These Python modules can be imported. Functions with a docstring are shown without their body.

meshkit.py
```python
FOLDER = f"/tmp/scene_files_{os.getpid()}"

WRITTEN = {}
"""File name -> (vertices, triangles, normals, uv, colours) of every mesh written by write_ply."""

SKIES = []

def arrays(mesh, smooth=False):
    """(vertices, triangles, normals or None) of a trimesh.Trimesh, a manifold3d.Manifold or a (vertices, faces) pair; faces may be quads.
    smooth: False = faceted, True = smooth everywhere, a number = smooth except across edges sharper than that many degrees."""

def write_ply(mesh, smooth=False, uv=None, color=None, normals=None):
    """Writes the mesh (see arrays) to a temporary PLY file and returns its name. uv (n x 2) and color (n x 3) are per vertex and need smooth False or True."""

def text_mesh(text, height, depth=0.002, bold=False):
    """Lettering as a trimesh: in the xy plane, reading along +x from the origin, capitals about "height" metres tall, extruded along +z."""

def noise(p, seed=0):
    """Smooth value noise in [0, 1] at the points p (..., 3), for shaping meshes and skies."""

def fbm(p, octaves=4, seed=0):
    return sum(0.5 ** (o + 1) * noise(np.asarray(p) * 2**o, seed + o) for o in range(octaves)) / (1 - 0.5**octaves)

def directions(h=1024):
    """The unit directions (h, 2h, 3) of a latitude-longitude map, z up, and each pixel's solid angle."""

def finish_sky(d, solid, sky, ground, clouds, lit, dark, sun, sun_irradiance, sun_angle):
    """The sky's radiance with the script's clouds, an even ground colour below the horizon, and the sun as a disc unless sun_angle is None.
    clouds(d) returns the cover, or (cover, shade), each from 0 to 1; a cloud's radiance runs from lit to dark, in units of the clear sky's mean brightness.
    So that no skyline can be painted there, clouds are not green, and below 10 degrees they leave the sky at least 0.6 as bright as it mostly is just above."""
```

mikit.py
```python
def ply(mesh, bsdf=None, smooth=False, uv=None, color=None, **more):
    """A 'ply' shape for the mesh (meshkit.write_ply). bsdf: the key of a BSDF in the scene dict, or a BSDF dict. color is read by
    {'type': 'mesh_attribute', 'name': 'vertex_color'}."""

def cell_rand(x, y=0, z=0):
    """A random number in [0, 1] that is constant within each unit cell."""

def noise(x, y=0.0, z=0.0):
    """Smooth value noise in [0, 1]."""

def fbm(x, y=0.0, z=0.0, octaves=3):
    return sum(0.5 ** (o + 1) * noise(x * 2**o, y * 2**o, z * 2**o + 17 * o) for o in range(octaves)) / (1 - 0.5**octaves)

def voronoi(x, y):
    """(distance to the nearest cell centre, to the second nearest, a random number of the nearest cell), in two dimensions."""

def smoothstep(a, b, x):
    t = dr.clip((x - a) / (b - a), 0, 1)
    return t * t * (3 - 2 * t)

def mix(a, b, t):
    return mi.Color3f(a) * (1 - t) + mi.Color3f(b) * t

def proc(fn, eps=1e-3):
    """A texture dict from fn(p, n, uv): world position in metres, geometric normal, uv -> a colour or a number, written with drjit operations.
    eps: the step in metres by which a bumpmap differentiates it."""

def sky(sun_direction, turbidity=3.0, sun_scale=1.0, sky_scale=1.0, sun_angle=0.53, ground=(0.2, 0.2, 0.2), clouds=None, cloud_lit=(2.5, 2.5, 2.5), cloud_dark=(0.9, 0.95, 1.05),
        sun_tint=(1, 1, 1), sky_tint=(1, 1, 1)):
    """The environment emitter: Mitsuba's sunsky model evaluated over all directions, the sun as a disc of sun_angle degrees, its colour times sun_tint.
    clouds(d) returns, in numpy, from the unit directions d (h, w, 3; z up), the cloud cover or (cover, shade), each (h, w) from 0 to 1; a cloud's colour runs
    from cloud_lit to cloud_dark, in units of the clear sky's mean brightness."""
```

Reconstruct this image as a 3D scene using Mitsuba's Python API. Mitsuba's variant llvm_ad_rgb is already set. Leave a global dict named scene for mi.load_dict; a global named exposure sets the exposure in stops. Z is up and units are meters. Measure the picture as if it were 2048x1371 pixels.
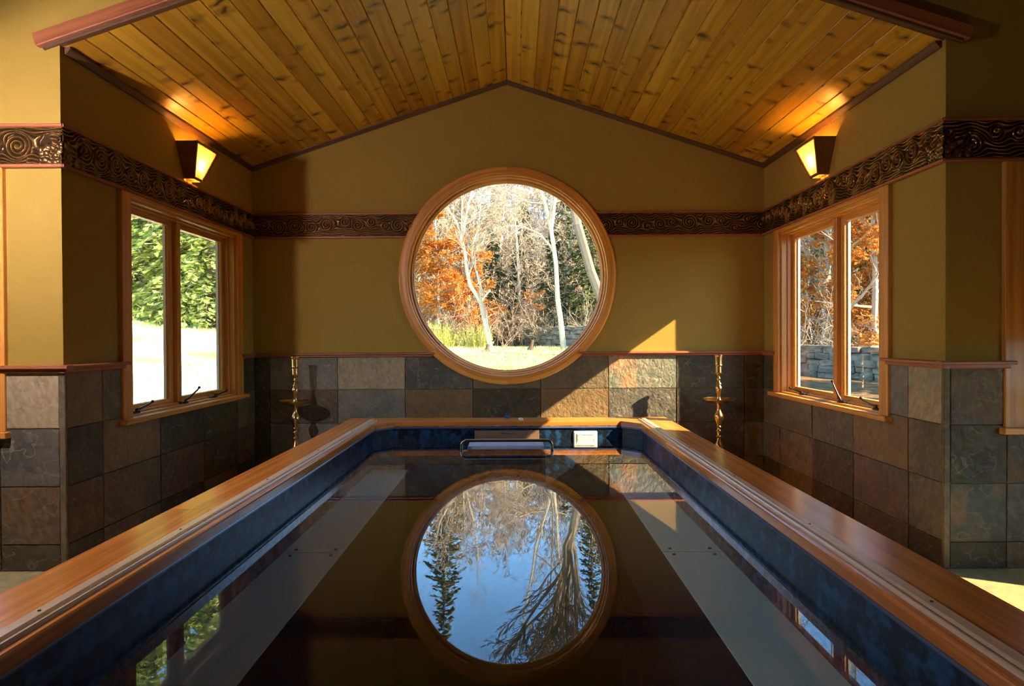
import math, random
import numpy as np, trimesh, drjit as dr, mitsuba as mi, mikit, meshkit
from shapely.geometry import Polygon, Point, box as sbox
from shapely.ops import unary_union
from mikit import noise, fbm, voronoi, cell_rand, smoothstep, mix
T = mi.ScalarTransform4f
rng = np.random.default_rng(7)
scene, labels = {}, {}
# ------------------------------------------------------------------ camera, sky, exposure
EYE = (0.0685, 0.0, 1.2185)
scene['camera'] = {'type': 'perspective', 'fov': 75.35, 'fov_axis': 'x', 'near_clip': 0.01, 'far_clip': 1000.0,
    'to_world': T().look_at(origin=EYE, target=(EYE[0] - 0.0057, EYE[1] + 1.0, EYE[2] - 0.0097), up=(0.0051, 0.0097, 1.0))}
SUN = (2.0, -1.0, 1.40)
scene['sky'] = mikit.sky(SUN, turbidity=2.2, sun_scale=1.8, sky_scale=3.4, ground=(0.2, 0.18, 0.12), sun_tint=(1.0, 0.95, 0.92), sky_tint=(0.72, 0.90, 1.0))
exposure = 3.32
LAMP_POWER = (1.66, 1.38, 1.50)      # radiance of the standing lamp's globe (times 530 below)
BULB = (84.0, 38.0, 8.0)         # radiance of the sconce bulbs

# ------------------------------------------------------------------ helpers
def numbered(k):
    if k not in USED:
        USED.add(k); return k
    i = 1
    while f'{k}_{i:03d}' in USED: i += 1
    k = f'{k}_{i:03d}'; USED.add(k); return k
USED = set()
def tag(key, label=None, category=None, group=None, kind=None):
    d = {}
    if label: d['label'] = label
    if category: d['category'] = category
    if group: d['group'] = group
    if kind: d['kind'] = kind
    labels[key] = d
def part(parent, name, shape, label=None, kind=None):
    k = numbered(f'{parent}__{name}')
    scene[k] = shape
    if label or kind: tag(k, label, None, None, kind)
    return k
def thing(name, label, category, group=None, shape=None, kind=None):
    k = numbered(name); tag(k, label, category, group, kind)
    if shape is not None: scene[k] = shape
    return k
def struct(name, label, shape=None):
    k = numbered(name); tag(k, label, None, None, 'structure')
    if shape is not None: scene[k] = shape
    return k
cat = trimesh.util.concatenate
def box(x0, x1, y0, y1, z0, z1, bev=0.0):
    x0, x1 = min(x0, x1), max(x0, x1); y0, y1 = min(y0, y1), max(y0, y1); z0, z1 = min(z0, z1), max(z0, z1)
    if bev <= 0:
        return trimesh.creation.box(bounds=[[x0, y0, z0], [x1, y1, z1]])
    pts = []
    for x, sx in ((x0, 1), (x1, -1)):
        for y, sy in ((y0, 1), (y1, -1)):
            for z, sz in ((z0, 1), (z1, -1)):
                pts += [(x + sx*bev, y + sy*bev, z), (x + sx*bev, y, z + sz*bev), (x, y + sy*bev, z + sz*bev)]
    return trimesh.convex.convex_hull(np.array(pts))
def extrude(poly, h):
    if poly.geom_type == 'MultiPolygon':
        return cat([trimesh.creation.extrude_polygon(g, h, engine='earcut') for g in poly.geoms if g.area > 1e-6])
    return trimesh.creation.extrude_polygon(poly, h, engine='earcut')
def place(mesh, ex, ey, ez, o):
    """mesh local axes -> world axes ex, ey, ez at origin o"""
    M = np.eye(4); M[:3, 0], M[:3, 1], M[:3, 2], M[:3, 3] = ex, ey, ez, o
    m = mesh.copy(); m.apply_transform(M)
    if np.linalg.det(M[:3, :3]) < 0 and m.volume < 0: m.invert()
    return m
def xz_slab(poly, y0, t):      # polygon in (x, z), from y0 to y0 + t
    return place(extrude(poly, t), (1, 0, 0), (0, 0, 1), (0, 1, 0), (0, y0, 0))
def yz_slab(poly, x0, t):      # polygon in (y, z), from x0 to x0 + t
    return place(extrude(poly, t), (0, 1, 0), (0, 0, 1), (1, 0, 0), (x0, 0, 0))
def run(profile, a, b, out, up=(0, 0, 1)):
    """profile [(o, u)...] extruded from a to b; o along 'out', u along 'up'"""
    a, b, out, up = (np.asarray(v, float) for v in (a, b, out, up))
    L = np.linalg.norm(b - a)
    return place(extrude(Polygon(profile).buffer(0), L), out, up, (b - a) / L, a)
def flat_uv(mesh, axis, shape=None):
    """unshared faces with u along the axis (metres) and v across, offset at random"""
    v = mesh.vertices[mesh.faces].reshape(-1, 3)
    f = np.arange(len(v)).reshape(-1, 3)
    axis = np.asarray(axis, float); axis = axis / np.linalg.norm(axis)
    e1 = np.cross(axis, (0.31, 0.77, 0.55)); e1 /= np.linalg.norm(e1); e2 = np.cross(axis, e1)
    n = np.cross(v[1::3] - v[::3], v[2::3] - v[::3]); n /= np.linalg.norm(n, axis=1, keepdims=True) + 1e-20
    c = np.cross(np.repeat(n, 3, 0), axis); cl = np.linalg.norm(c, axis=1, keepdims=True)
    c = np.where(cl > 0.2, c / np.maximum(cl, 1e-9), e1)
    across = np.where(cl[:, 0] > 0.2, (v * c).sum(1) * np.sign(c @ (0.57, 0.61, 0.55) + 1e-9), v @ e1)
    uv = np.stack([v @ axis + rng.uniform(0, 50), across + rng.uniform(0, 50)], 1)
    return trimesh.Trimesh(v, f, process=False), uv
def wood(mesh, axis, bsdf):
    m, uv = flat_uv(mesh, axis)
    return mikit.ply(m, bsdf, smooth=False, uv=uv)
def lathe(profile, n=48, axis='z'):
    """profile [(r, h)...] revolved"""
    return trimesh.creation.revolve(np.array(profile, float), sections=n)
def tube_mesh(pts, r, sides=8, closed=False):
    import sys
    pts = np.asarray(pts, float); n = len(pts)
    r = np.broadcast_to(r, (n,))
    t = np.gradient(pts, axis=0) if not closed else np.roll(pts, -1, 0) - np.roll(pts, 1, 0)
    t /= np.linalg.norm(t, axis=1, keepdims=True)
    a = np.cross(t[0], (0.3, 0.2, 0.93)); a /= np.linalg.norm(a)
    vs = []
    for i in range(n):
        a = a - t[i] * (a @ t[i]); a /= np.linalg.norm(a); b = np.cross(t[i], a)
        ang = np.arange(sides) * 2 * np.pi / sides
        vs.append(pts[i] + r[i] * (np.cos(ang)[:, None] * a + np.sin(ang)[:, None] * b))
    v = np.vstack(vs); f = []
    m = n if closed else n - 1
    for i in range(m):
        j = (i + 1) % n
        for k in range(sides):
            l = (k + 1) % sides
            f += [(i*sides+k, i*sides+l, j*sides+l), (i*sides+k, j*sides+l, j*sides+k)]
    if not closed:
        c0, c1 = len(v), len(v) + 1
        v = np.vstack([v, pts[:1], pts[-1:]])
        for k in range(sides):
            l = (k + 1) % sides
            f += [(c0, l, k), (c1, (n-1)*sides+k, (n-1)*sides+l)]
    return trimesh.Trimesh(v, np.array(f), process=False)

# ------------------------------------------------------------------ materials
def rgb(*c): return {'type': 'rgb', 'value': list(c)}
def principled(color, rough, metallic=0.0, spec=0.5, **k):
    return {'type': 'principled', 'base_color': color if isinstance(color, dict) else rgb(*color), 'roughness': rough, 'metallic': metallic, 'specular': spec, **k}
def two(b): return {'type': 'twosided', 'bsdf': b}
def bump(b, fn, scale, eps=1e-3): return {'type': 'bumpmap', 'arbitrary': mikit.proc(fn, eps), 'scale': scale, 'bsdf': b}
def grain(c1, c2, su=1.3, sv=60.0, fine=220.0, c3=None):
    def fn(p, n, uv):
        u, v = uv.x, uv.y
        w = noise(u * su * 0.6, v * 7.0) * 0.05
        g = fbm(u * su, (v + w) * sv, 0.0, 3)
        f = noise(u * 9.0, v * fine)
        t = dr.clip(smoothstep(0.25, 0.78, g) * 0.8 + (f - 0.5) * 0.35, 0, 1)
        c = mix(c1, c2, t)
        b = fbm(u * 0.5, v * 5.0, 3.0, 2)
        return c * (0.82 + 0.36 * b)
    return fn
def wood_bsdf(key, c1, c2, rough, **k):
    coat = k.pop('clearcoat', 0.0)
    scene[key] = two(principled(mikit.proc(grain(c1, c2, **k)), rough, spec=0.5, **({'clearcoat': coat, 'clearcoat_gloss': 0.85} if coat else {})))
PAINT = (0.31, 0.207, 0.036)
scene['paint'] = two(principled(PAINT, 0.75, spec=0.2))
wood_bsdf('fir', (0.62, 0.285, 0.055), (0.45, 0.180, 0.030), 0.34)
wood_bsdf('mahogany', (0.53, 0.198, 0.036), (0.38, 0.125, 0.022), 0.20, clearcoat=0.5)
wood_bsdf('redwood', (0.34, 0.115, 0.045), (0.22, 0.065, 0.025), 0.42)
wood_bsdf('darkwood', (0.105, 0.045, 0.014), (0.065, 0.026, 0.009), 0.5)
wood_bsdf('trackwood', (0.56, 0.44, 0.28), (0.50, 0.38, 0.23), 0.30, clearcoat=0.4)
def pine_fn(c1, c2):
    base = grain(c1, c2, 0.9, 34.0, 160.0)
    def fn(p, n, uv):
        c = base(p, n, uv)
        u, v = uv.x, uv.y
        a, b, r = voronoi(u * 8.5 + 0.35 * noise(u * 9, v * 30), v * 4.6 + 0.25 * noise(u * 30, v * 20))
        on = smoothstep(0.68, 0.72, r)
        size = 0.22 * dr.square(r * 1.05)
        k = (1 - smoothstep(size * 0.35, size, a)) * on
        ring = (1 - smoothstep(size, size * 2.4, a)) * on
        c = mix(c, (0.15, 0.060, 0.010), 0.5 * ring)
        return mix(c, (0.045, 0.016, 0.005), 0.85 * k)
    return fn
for i, (c1, c2) in enumerate((((0.50, 0.275, 0.020), (0.36, 0.170, 0.010)), ((0.43, 0.215, 0.015), (0.31, 0.135, 0.009)), ((0.57, 0.330, 0.028), (0.42, 0.215, 0.014)))):
    scene[f'pine_{i}'] = two(principled(mikit.proc(pine_fn(c1, c2)), 0.42, spec=0.4))
def ring_grain(p, n, uv):
    x, z = p.x + 0.006, p.z - 1.763
    th, r = dr.atan2(z, x), dr.sqrt(x * x + z * z)
    seg = dr.floor((th + 3.1416) / 0.785)
    g = fbm(th * 2.2 + seg * 9.7, (r + p.y) * 55.0 + seg * 13.1, 0.0, 3)
    t = dr.clip(smoothstep(0.25, 0.75, g) + 0.25 * (cell_rand(seg, 3) - 0.5), 0, 1)
    return mix((0.72, 0.330, 0.060), (0.53, 0.210, 0.033), t)
scene['ringwood'] = two(principled(mikit.proc(ring_grain), 0.36, spec=0.5))
def slate_fn(c1, c2, c3, vein, s):
    def fn(p, n, uv):
        q = p.x + p.y
        a = fbm(q * 5.0 + s * 7.3, p.z * 6.0, p.y * 2.0 + s, 4)
        b = fbm(q * 26.0, p.z * 30.0 + s, 1.0, 3)
        d = fbm(q * 60.0 + p.z * 22.0, p.z * 30.0 - q * 9, s, 3)
        c = mix(c1, c2, smoothstep(0.40, 0.60, a))
        c = mix(c, c3, smoothstep(0.52, 0.72, b) * 0.55)
        r = dr.abs(fbm(q * 8.0 + 3.1 * s, p.z * 9.0, 2.0, 4) - 0.5)
        c = mix(c, vein, (1 - smoothstep(0.0, 0.020, r)) * 0.7)
        return c * (0.72 + 0.56 * d)
    return fn
SLATES = [((0.133, 0.129, 0.092), (0.107, 0.108, 0.083), (0.163, 0.141, 0.092), (0.189, 0.174, 0.125)),    # 0 grey
          ((0.258, 0.207, 0.115), (0.215, 0.178, 0.106), (0.292, 0.224, 0.112), (0.172, 0.149, 0.099)),        # 1 beige
          ((0.099, 0.091, 0.065), (0.073, 0.071, 0.053), (0.129, 0.116, 0.079), (0.215, 0.199, 0.139)),    # 2 dark grey
          ((0.189, 0.120, 0.046), (0.155, 0.104, 0.043), (0.146, 0.116, 0.059), (0.215, 0.149, 0.066)),      # 3 ochre
          ((0.129, 0.104, 0.053), (0.095, 0.083, 0.046), (0.163, 0.116, 0.053), (0.189, 0.158, 0.092)),    # 4 olive brown
          ((0.068, 0.058, 0.030), (0.050, 0.045, 0.025), (0.086, 0.071, 0.040), (0.146, 0.133, 0.086)),   # 5 charcoal
          ((0.310, 0.187, 0.092), (0.142, 0.154, 0.109), (0.232, 0.199, 0.119), (0.361, 0.299, 0.178)),     # 6 pink and teal
          ((0.129, 0.083, 0.041), (0.090, 0.079, 0.051), (0.103, 0.058, 0.026), (0.181, 0.149, 0.092))]    # 7 rust
SLATES[0], SLATES[1] = (tuple(tuple(1.25 * x for x in c) for c in SLATES[i]) for i in (0, 1))
SLATES.append(tuple(tuple(0.5 * x for x in c) for c in SLATES[6]))     # 8 pink and teal, colour darkened against light bounced off the floor
def slate_relief(p, n, uv):
    q = p.x + p.y
    a = fbm(q * 18.0 + p.z * 9.0, p.z * 16.0 - q * 11.0, 0.5, 4)
    return a + 0.35 * dr.abs(fbm(q * 7.0, p.z * 12.0, 4.0, 3) - 0.5) + 0.25 * noise(q * 95.0, p.z * 80.0)
for i, s in enumerate(SLATES):
    scene[f'slate_{i}'] = two(bump(principled(mikit.proc(slate_fn(*s, float(i))), 0.5, spec=0.22), slate_relief, 0.010, 2e-3))
scene['grout'] = two(principled((0.09, 0.085, 0.07), 0.9, spec=0.1))
def floor_fn(p, n, uv):
    a = fbm(p.x * 3.0, p.y * 3.0, 0.0, 4); b = fbm(p.x * 30.0, p.y * 30.0, 2.0, 3)
    return mix((0.34, 0.29, 0.13), (0.26, 0.24, 0.12), smoothstep(0.35, 0.65, a)) * (0.8 + 0.4 * b)
scene['floor_stone'] = two(principled(mikit.proc(floor_fn), 0.5, spec=0.3))
scene['bronze_relief'] = two(principled({'type': 'mesh_attribute', 'name': 'vertex_color'}, 0.30, metallic=0.8, spec=0.6))
scene['brass'] = two(principled((0.72, 0.50, 0.20), 0.22, metallic=1.0))
scene['copper'] = two(principled((0.22, 0.105, 0.045), 0.40, metallic=0.6))
scene['dark_metal'] = two(principled((0.045, 0.035, 0.03), 0.3, metallic=0.7))
scene['bronze_plate'] = two(principled((0.45, 0.27, 0.15), 0.35, metallic=0.7))
scene['bronze_tube'] = two(principled((0.50, 0.40, 0.28), 0.22, metallic=0.95))
scene['white_plastic'] = two(principled((0.72, 0.66, 0.52), 0.35))
scene['black_rubber'] = two(principled((0.02, 0.02, 0.02), 0.6))
scene['blue_plastic'] = two(principled((0.03, 0.09, 0.22), 0.35))
scene['pale_blue'] = two(principled((0.38, 0.48, 0.60), 0.25))
def liner_fn(p, n, uv):
    q = p.x + p.y
    a = fbm(q * 24.0, p.z * 26.0, p.x * 6.0, 4); b = fbm(q * 55.0 + 9, p.z * 50.0, p.x * 5, 3)
    return mix((0.005, 0.008, 0.012), (0.009, 0.050, 0.125), smoothstep(0.48, 0.64, a) * 0.7 + 0.3 * smoothstep(0.5, 0.65, b))
scene['liner'] = two(principled(mikit.proc(liner_fn), 0.4, spec=0.25))
scene['deep_blue'] = two(principled((0.006, 0.014, 0.018), 0.5, spec=0.2))
scene['liner_bead'] = two(principled((0.05, 0.075, 0.14), 0.3))
scene['channel_cover'] = two(principled((0.24, 0.44, 0.42), 0.5))
scene['pane'] = {'type': 'thindielectric', 'int_ior': 1.5}
scene['water'] = {'type': 'thindielectric', 'int_ior': 1.21, 'ext_ior': 1.0}     # a sheet's two reflections at 1.21 add up to those of water
scene['frosted'] = {'type': 'principledthin', 'base_color': rgb(0.92, 0.72, 0.36), 'roughness': 0.6, 'diff_trans': 0.8, 'spec_trans': 0.0, 'eta': 1.3}
VC = {'type': 'mesh_attribute', 'name': 'vertex_color'}
scene['bark'] = two({'type': 'diffuse', 'reflectance': VC})
scene['leaf'] = {'type': 'principledthin', 'base_color': VC, 'roughness': 0.7, 'diff_trans': 0.8, 'spec_trans': 0.0, 'eta': 1.2}
def stone_fn(p, n, uv):
    a = fbm(p.x * 4.0, p.y * 4.0, p.z * 7.0, 4); b = fbm(p.x * 17, p.y * 17, p.z * 17, 3)
    return mix((0.150, 0.135, 0.100), (0.26, 0.235, 0.170), smoothstep(0.35, 0.65, a)) * (0.7 + 0.6 * b)
scene['fieldstone'] = two({'type': 'diffuse', 'reflectance': mikit.proc(stone_fn)})
def ground_fn(p, n, uv):
    a = fbm(p.x * 0.5, p.y * 0.5, 0.0, 4); b = fbm(p.x * 5.0, p.y * 5.0, 2.0, 3)
    lawn = mix((0.68, 0.62, 0.40), (0.40, 0.44, 0.14), smoothstep(0.42, 0.66, a))
    near = smoothstep(24.5, 21.5, p.y + 2.0 * (a - 0.5)) * smoothstep(-3.5, -2.5, p.x)
    lawn = mix(lawn, (0.24, 0.30, 0.09), 0.75 * near)
    litter = mix((0.26, 0.15, 0.065), (0.13, 0.095, 0.05), smoothstep(0.4, 0.6, b))
    w = smoothstep(3.5, 6.0, p.x + 2.0 * (a - 0.5))
    w = dr.maximum(w, smoothstep(29.5, 32.5, p.y + 3.0 * (a - 0.5)))
    return mix(lawn, litter, w) * (0.65 + 0.7 * b)
scene['ground_cover'] = two({'type': 'diffuse', 'reflectance': mikit.proc(ground_fn)})
scene['roofing'] = two(principled((0.08, 0.075, 0.07), 0.9))

# ------------------------------------------------------------------ dimensions
HW, YC, YF = 2.304, 3.462, 5.977
ZE, ZR = 2.7486, 3.5116; SL = (ZR - ZE) / HW
ZFT, ZFB, ZCT, ZT = 2.335, 2.109, 1.081, 1.054
WT = 0.16
CX, CZ = -0.006, 1.763
RW, RB, RH = 4.7, -3.5, 4.7          # main room: left half width, back, height
RR = 3.12                            # its right wall is nearer
WY0, WY1, WZ0, WZ1 = 4.05, 5.60, 0.735, 2.085   # side window openings
# main room windows either side of the alcove
FW0, FW1, FZ0, FZ1 = 2.70, 3.3, 0.735, 2.085

# ------------------------------------------------------------------ walls
far_poly = Polygon([(-HW - WT, 0), (HW + WT, 0), (HW + WT, ZE + 0.05 - SL*WT), (0, ZR + 0.05), (-HW - WT, ZE + 0.05 - SL*WT)]).difference(Point(CX, CZ).buffer(0.905, 64))
wall_far = struct('wall_far', 'olive tan end wall with the round window in it', mikit.ply(xz_slab(far_poly, YF, WT), 'paint'))
side_poly = sbox(YC + 0.12, 0, YF, ZE + 0.03).difference(sbox(WY0, WZ0, WY1, WZ1))
wall_left = struct('wall_left', 'shaded olive tan side wall on the left of the pool alcove', mikit.ply(yz_slab(side_poly, -HW - WT, WT), 'paint'))
wall_right = struct('wall_right', 'olive tan side wall on the right of the pool alcove', mikit.ply(yz_slab(side_poly, HW, WT), 'paint'))
front = sbox(-RW, 0, RR + 0.1, RH).difference(Polygon([(-HW, -1), (HW, -1), (HW, ZE + 0.03), (0, ZR + 0.03), (-HW, ZE + 0.03)]))
for s in (-1, 1):
    f1 = FW1 if s < 0 else 3.0
    front = front.difference(sbox(min(s*FW0, s*f1), FZ0, max(s*FW0, s*f1), FZ1))
# cut where the alcove side walls stand behind it: the front wall is 0.12 thick
wall_front = struct('wall_front', 'tan wall around the gabled opening, with the corner columns', mikit.ply(xz_slab(front, YC - 0.0, 0.12).apply_translation((0, 0, 0)), 'paint'))
rw_poly = sbox(RB, 0, YC, RH).difference(sbox(1.9, 0.22, 2.95, 1.2))
struct('wall_room_right', 'tan wall of the main room on the right', mikit.ply(yz_slab(rw_poly, RR, 0.1), 'paint'))
struct('wall_room_left', 'tan wall of the main room on the left', mikit.ply(yz_slab(sbox(RB, 0, YC, RH), -RW - 0.15, 0.15), 'paint'))
struct('wall_back', 'tan wall behind the viewer', mikit.ply(xz_slab(sbox(-RW, 0, RR, RH), RB - 0.15, 0.15), 'paint'))
struct('ceiling_room', 'flat ceiling of the main room', mikit.ply(box(-RW - 0.15, RR + 0.1, RB - 0.15, YC + 0.12, RH, RH + 0.15), 'paint'))
# pool pit in the floor
PO = 1.305; PY0, PY1 = 0.32, 5.512
fl = unary_union([sbox(-RW, RB, RR, YC), sbox(-HW, YC - 0.01, HW, YF)]).difference(sbox(-PO + 0.04, PY0 + 0.04, PO - 0.04, PY1 - 0.04))
struct('floor', 'pale stone floor around the raised pool', mikit.ply(extrude(fl, 0.06).apply_translation((0, 0, -0.06)), 'floor_stone'))
# roofs
rp = Polygon([(-HW - 0.55, ZE - SL*0.55 + 0.10), (0, ZR + 0.10), (HW + 0.55, ZE - SL*0.55 + 0.10), (HW + 0.55, ZE - SL*0.55 + 0.2), (0, ZR + 0.28), (-HW - 0.55, ZE - SL*0.55 + 0.2)])
struct('roof', 'shingled gable roof over the alcove', mikit.ply(xz_slab(rp, YC + 0.12, YF + 0.55 - YC), 'roofing'))

# ------------------------------------------------------------------ ceiling planks
ceil = struct('ceiling', 'knotty pine plank ceiling in two slopes')
NP = 19; slope_len = math.hypot(HW, ZR - ZE); pw = slope_len / NP
for s in (-1, 1):
    e = np.array((s * HW, 0, ZE - ZR)) / slope_len       # down the slope
    nrm = np.array((s * (ZR - ZE), 0, HW)) / slope_len   # up
    for k in range(NP):
        a, b, g = k * pw + 0.0006, (k + 1) * pw - 0.0006, 0.0055
        dz = rng.uniform(0, 0.0012)
        prof = [(a, 0.02), (a, 0.006), (a + g, dz), (b - g, dz), (b, 0.006), (b, 0.02)]
        m = run(prof, (0, YC + 0.001, ZR), (0, YF, ZR), e, nrm)
        part(ceil, 'plank', wood(m, (0, 1, 0), f'pine_{rng.choice(3, p=(0.45, 0.3, 0.25))}'))
# backing board over the planks, so that no light leaks through the joints
for s in (-1, 1):
    e = np.array((s * HW, 0, ZE - ZR)) / slope_len; nrm = np.array((s * (ZR - ZE), 0, HW)) / slope_len
    part(ceil, 'sheathing', mikit.ply(run([(-0.02, 0.0195), (slope_len + 0.2, 0.0195), (slope_len + 0.2, 0.06), (-0.02, 0.06)], (0, YC + 0.001, ZR), (0, YF + 0.1, ZR), e, nrm), 'darkwood_flat'))
scene['darkwood_flat'] = two(principled((0.10, 0.05, 0.02), 0.8))
# dark moulding where planks meet the walls
tw = struct('trim_1', 'dark wood moulding where the plank ceiling meets the walls')
for s in (-1, 1):
    e = np.array((s * HW, 0, ZE - ZR)) / slope_len; nrm = np.array((s * (ZR - ZE), 0, HW)) / slope_len
    part(tw, 'moulding', wood(run([(0, 0), (0.034, 0), (0.034, -0.01), (0.012, -0.036), (0, -0.036)], (s*HW, YC + 0.03, ZE + 0.004), (s*HW, YF, ZE + 0.004), (-s, 0, 0), (0, 0, 1)), (0, 1, 0), 'darkwood'))
    a = np.array((0, YF, ZR)); b = a + e * slope_len
    part(tw, 'moulding', wood(run([(0, 0.002), (0.03, 0.002), (0.03, -0.008), (0.01, -0.032), (0, -0.032)], a, b, (0, -1, 0), nrm), e, 'darkwood'))
# rake boards on the gabled opening
tr = struct('trim_2', 'reddish wood rake boards along the gabled opening')
for s in (-1, 1):
    e = np.array((s * HW, 0, ZE - ZR)) / slope_len; nrm = np.array((s * (ZR - ZE), 0, HW)) / slope_len
    a = np.array((0, YC, ZR)); L = slope_len + 0.10
    part(tr, 'rake_board', wood(run([(0, 0.018), (0.032, 0.018), (0.036, 0.022), (0.036, 0.082), (0.032, 0.086), (0, 0.086)], a, a + e * L, (0, -1, 0), nrm), e, 'redwood'))
    part(tr, 'bead', wood(run([(-0.02, 0.0), (0.014, 0.0), (0.020, 0.005), (0.020, 0.018), (-0.02, 0.018)], a, a + e * (L - 0.02), (0, -1, 0), nrm), e, 'darkwood'))

# ------------------------------------------------------------------ slate wainscot
J = 0.0022
def tiles(wall, cols, holes, to3d, table, out_sign, top=ZT):
    """cols: list of column edges; rows hang from the top at 0.305"""
    rows = [top, top - 0.305, top - 0.61, top - 0.915, 0.0]
    for r in range(4):
        for c in range(len(cols) - 1):
            if cols[c+1] - cols[c] < 0.02: continue
            x0, x1, z0, z1 = cols[c] + J, cols[c+1] - J, max(rows[r+1], 0) + J, rows[r] - J
            n = 7; pts = []
            for (ax, az), (bx, bz) in (((x0, z0), (x1, z0)), ((x1, z0), (x1, z1)), ((x1, z1), (x0, z1)), ((x0, z1), (x0, z0))):
                for t in np.linspace(0, 1, n)[:-1]:
                    w = 0.0012 if 0 < t else 0.0
                    pts.append((ax + (bx - ax)*t + rng.uniform(-w, w), az + (bz - az)*t + rng.uniform(-w, w)))
            P = Polygon(pts).buffer(0)
            for h in holes: P = P.difference(h)
            if P.is_empty or P.area < 4e-4: continue
            kind = table(r, c); th = rng.uniform(0.010, 0.015)
            # chamfered slab: a full slab and a slightly smaller face
            m = cat([to3d(extrude(P, th - 0.002), 0.0), to3d(extrude(P.buffer(-0.0025), 0.002), th - 0.002)])
            part(wall, 'tile', mikit.ply(m, f'slate_{kind}'))
ft = {(0,0):5,(0,1):0,(0,2):1,(0,3):2,(0,4):4,(0,5):4,(0,6):6,(0,7):5,(0,8):5, (1,0):5,(1,1):7,(1,2):0,(1,3):3,(1,4):5,(1,5):3,(1,6):2,(1,7):5,(1,8):5,
      (2,0):5,(2,1):0,(2,2):4,(2,3):7,(2,4):0,(2,5):4,(2,6):7,(2,7):5,(2,8):4}
def far3d(m, d): return place(m, (1, 0, 0), (0, 0, 1), (0, -1, 0), (0, YF - d, 0))
tiles(wall_far, [-HW + 0.012] + [-2.15 + 0.61*k for k in range(8)] + [HW - 0.012], [Point(CX, CZ).buffer(0.93, 64)], far3d, lambda r, c: ft.get((r, c), (5, 4, 7, 2)[(r*3 + c) % 4]), -1)
def side3d(s): return lambda m, d: place(m, (0, 1, 0), (0, 0, 1), (-s, 0, 0), (s * (HW - d), 0, 0))
ycols = [YC + 0.002] + [YC + 0.305 + 0.61*k for k in range(4)] + [YF]
wh = sbox(WY0 - 0.05, WZ0 - 0.02, WY1 + 0.05, 3)
lt = {(0,0):3,(0,1):4,(1,0):5,(1,1):3,(2,0):7,(2,1):4,(1,2):5,(1,3):5}
rt = {(0,0):1,(0,1):0,(1,0):4,(1,1):3,(1,2):4,(1,3):4,(2,0):4,(2,1):7,(2,2):5,(2,3):4}
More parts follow.
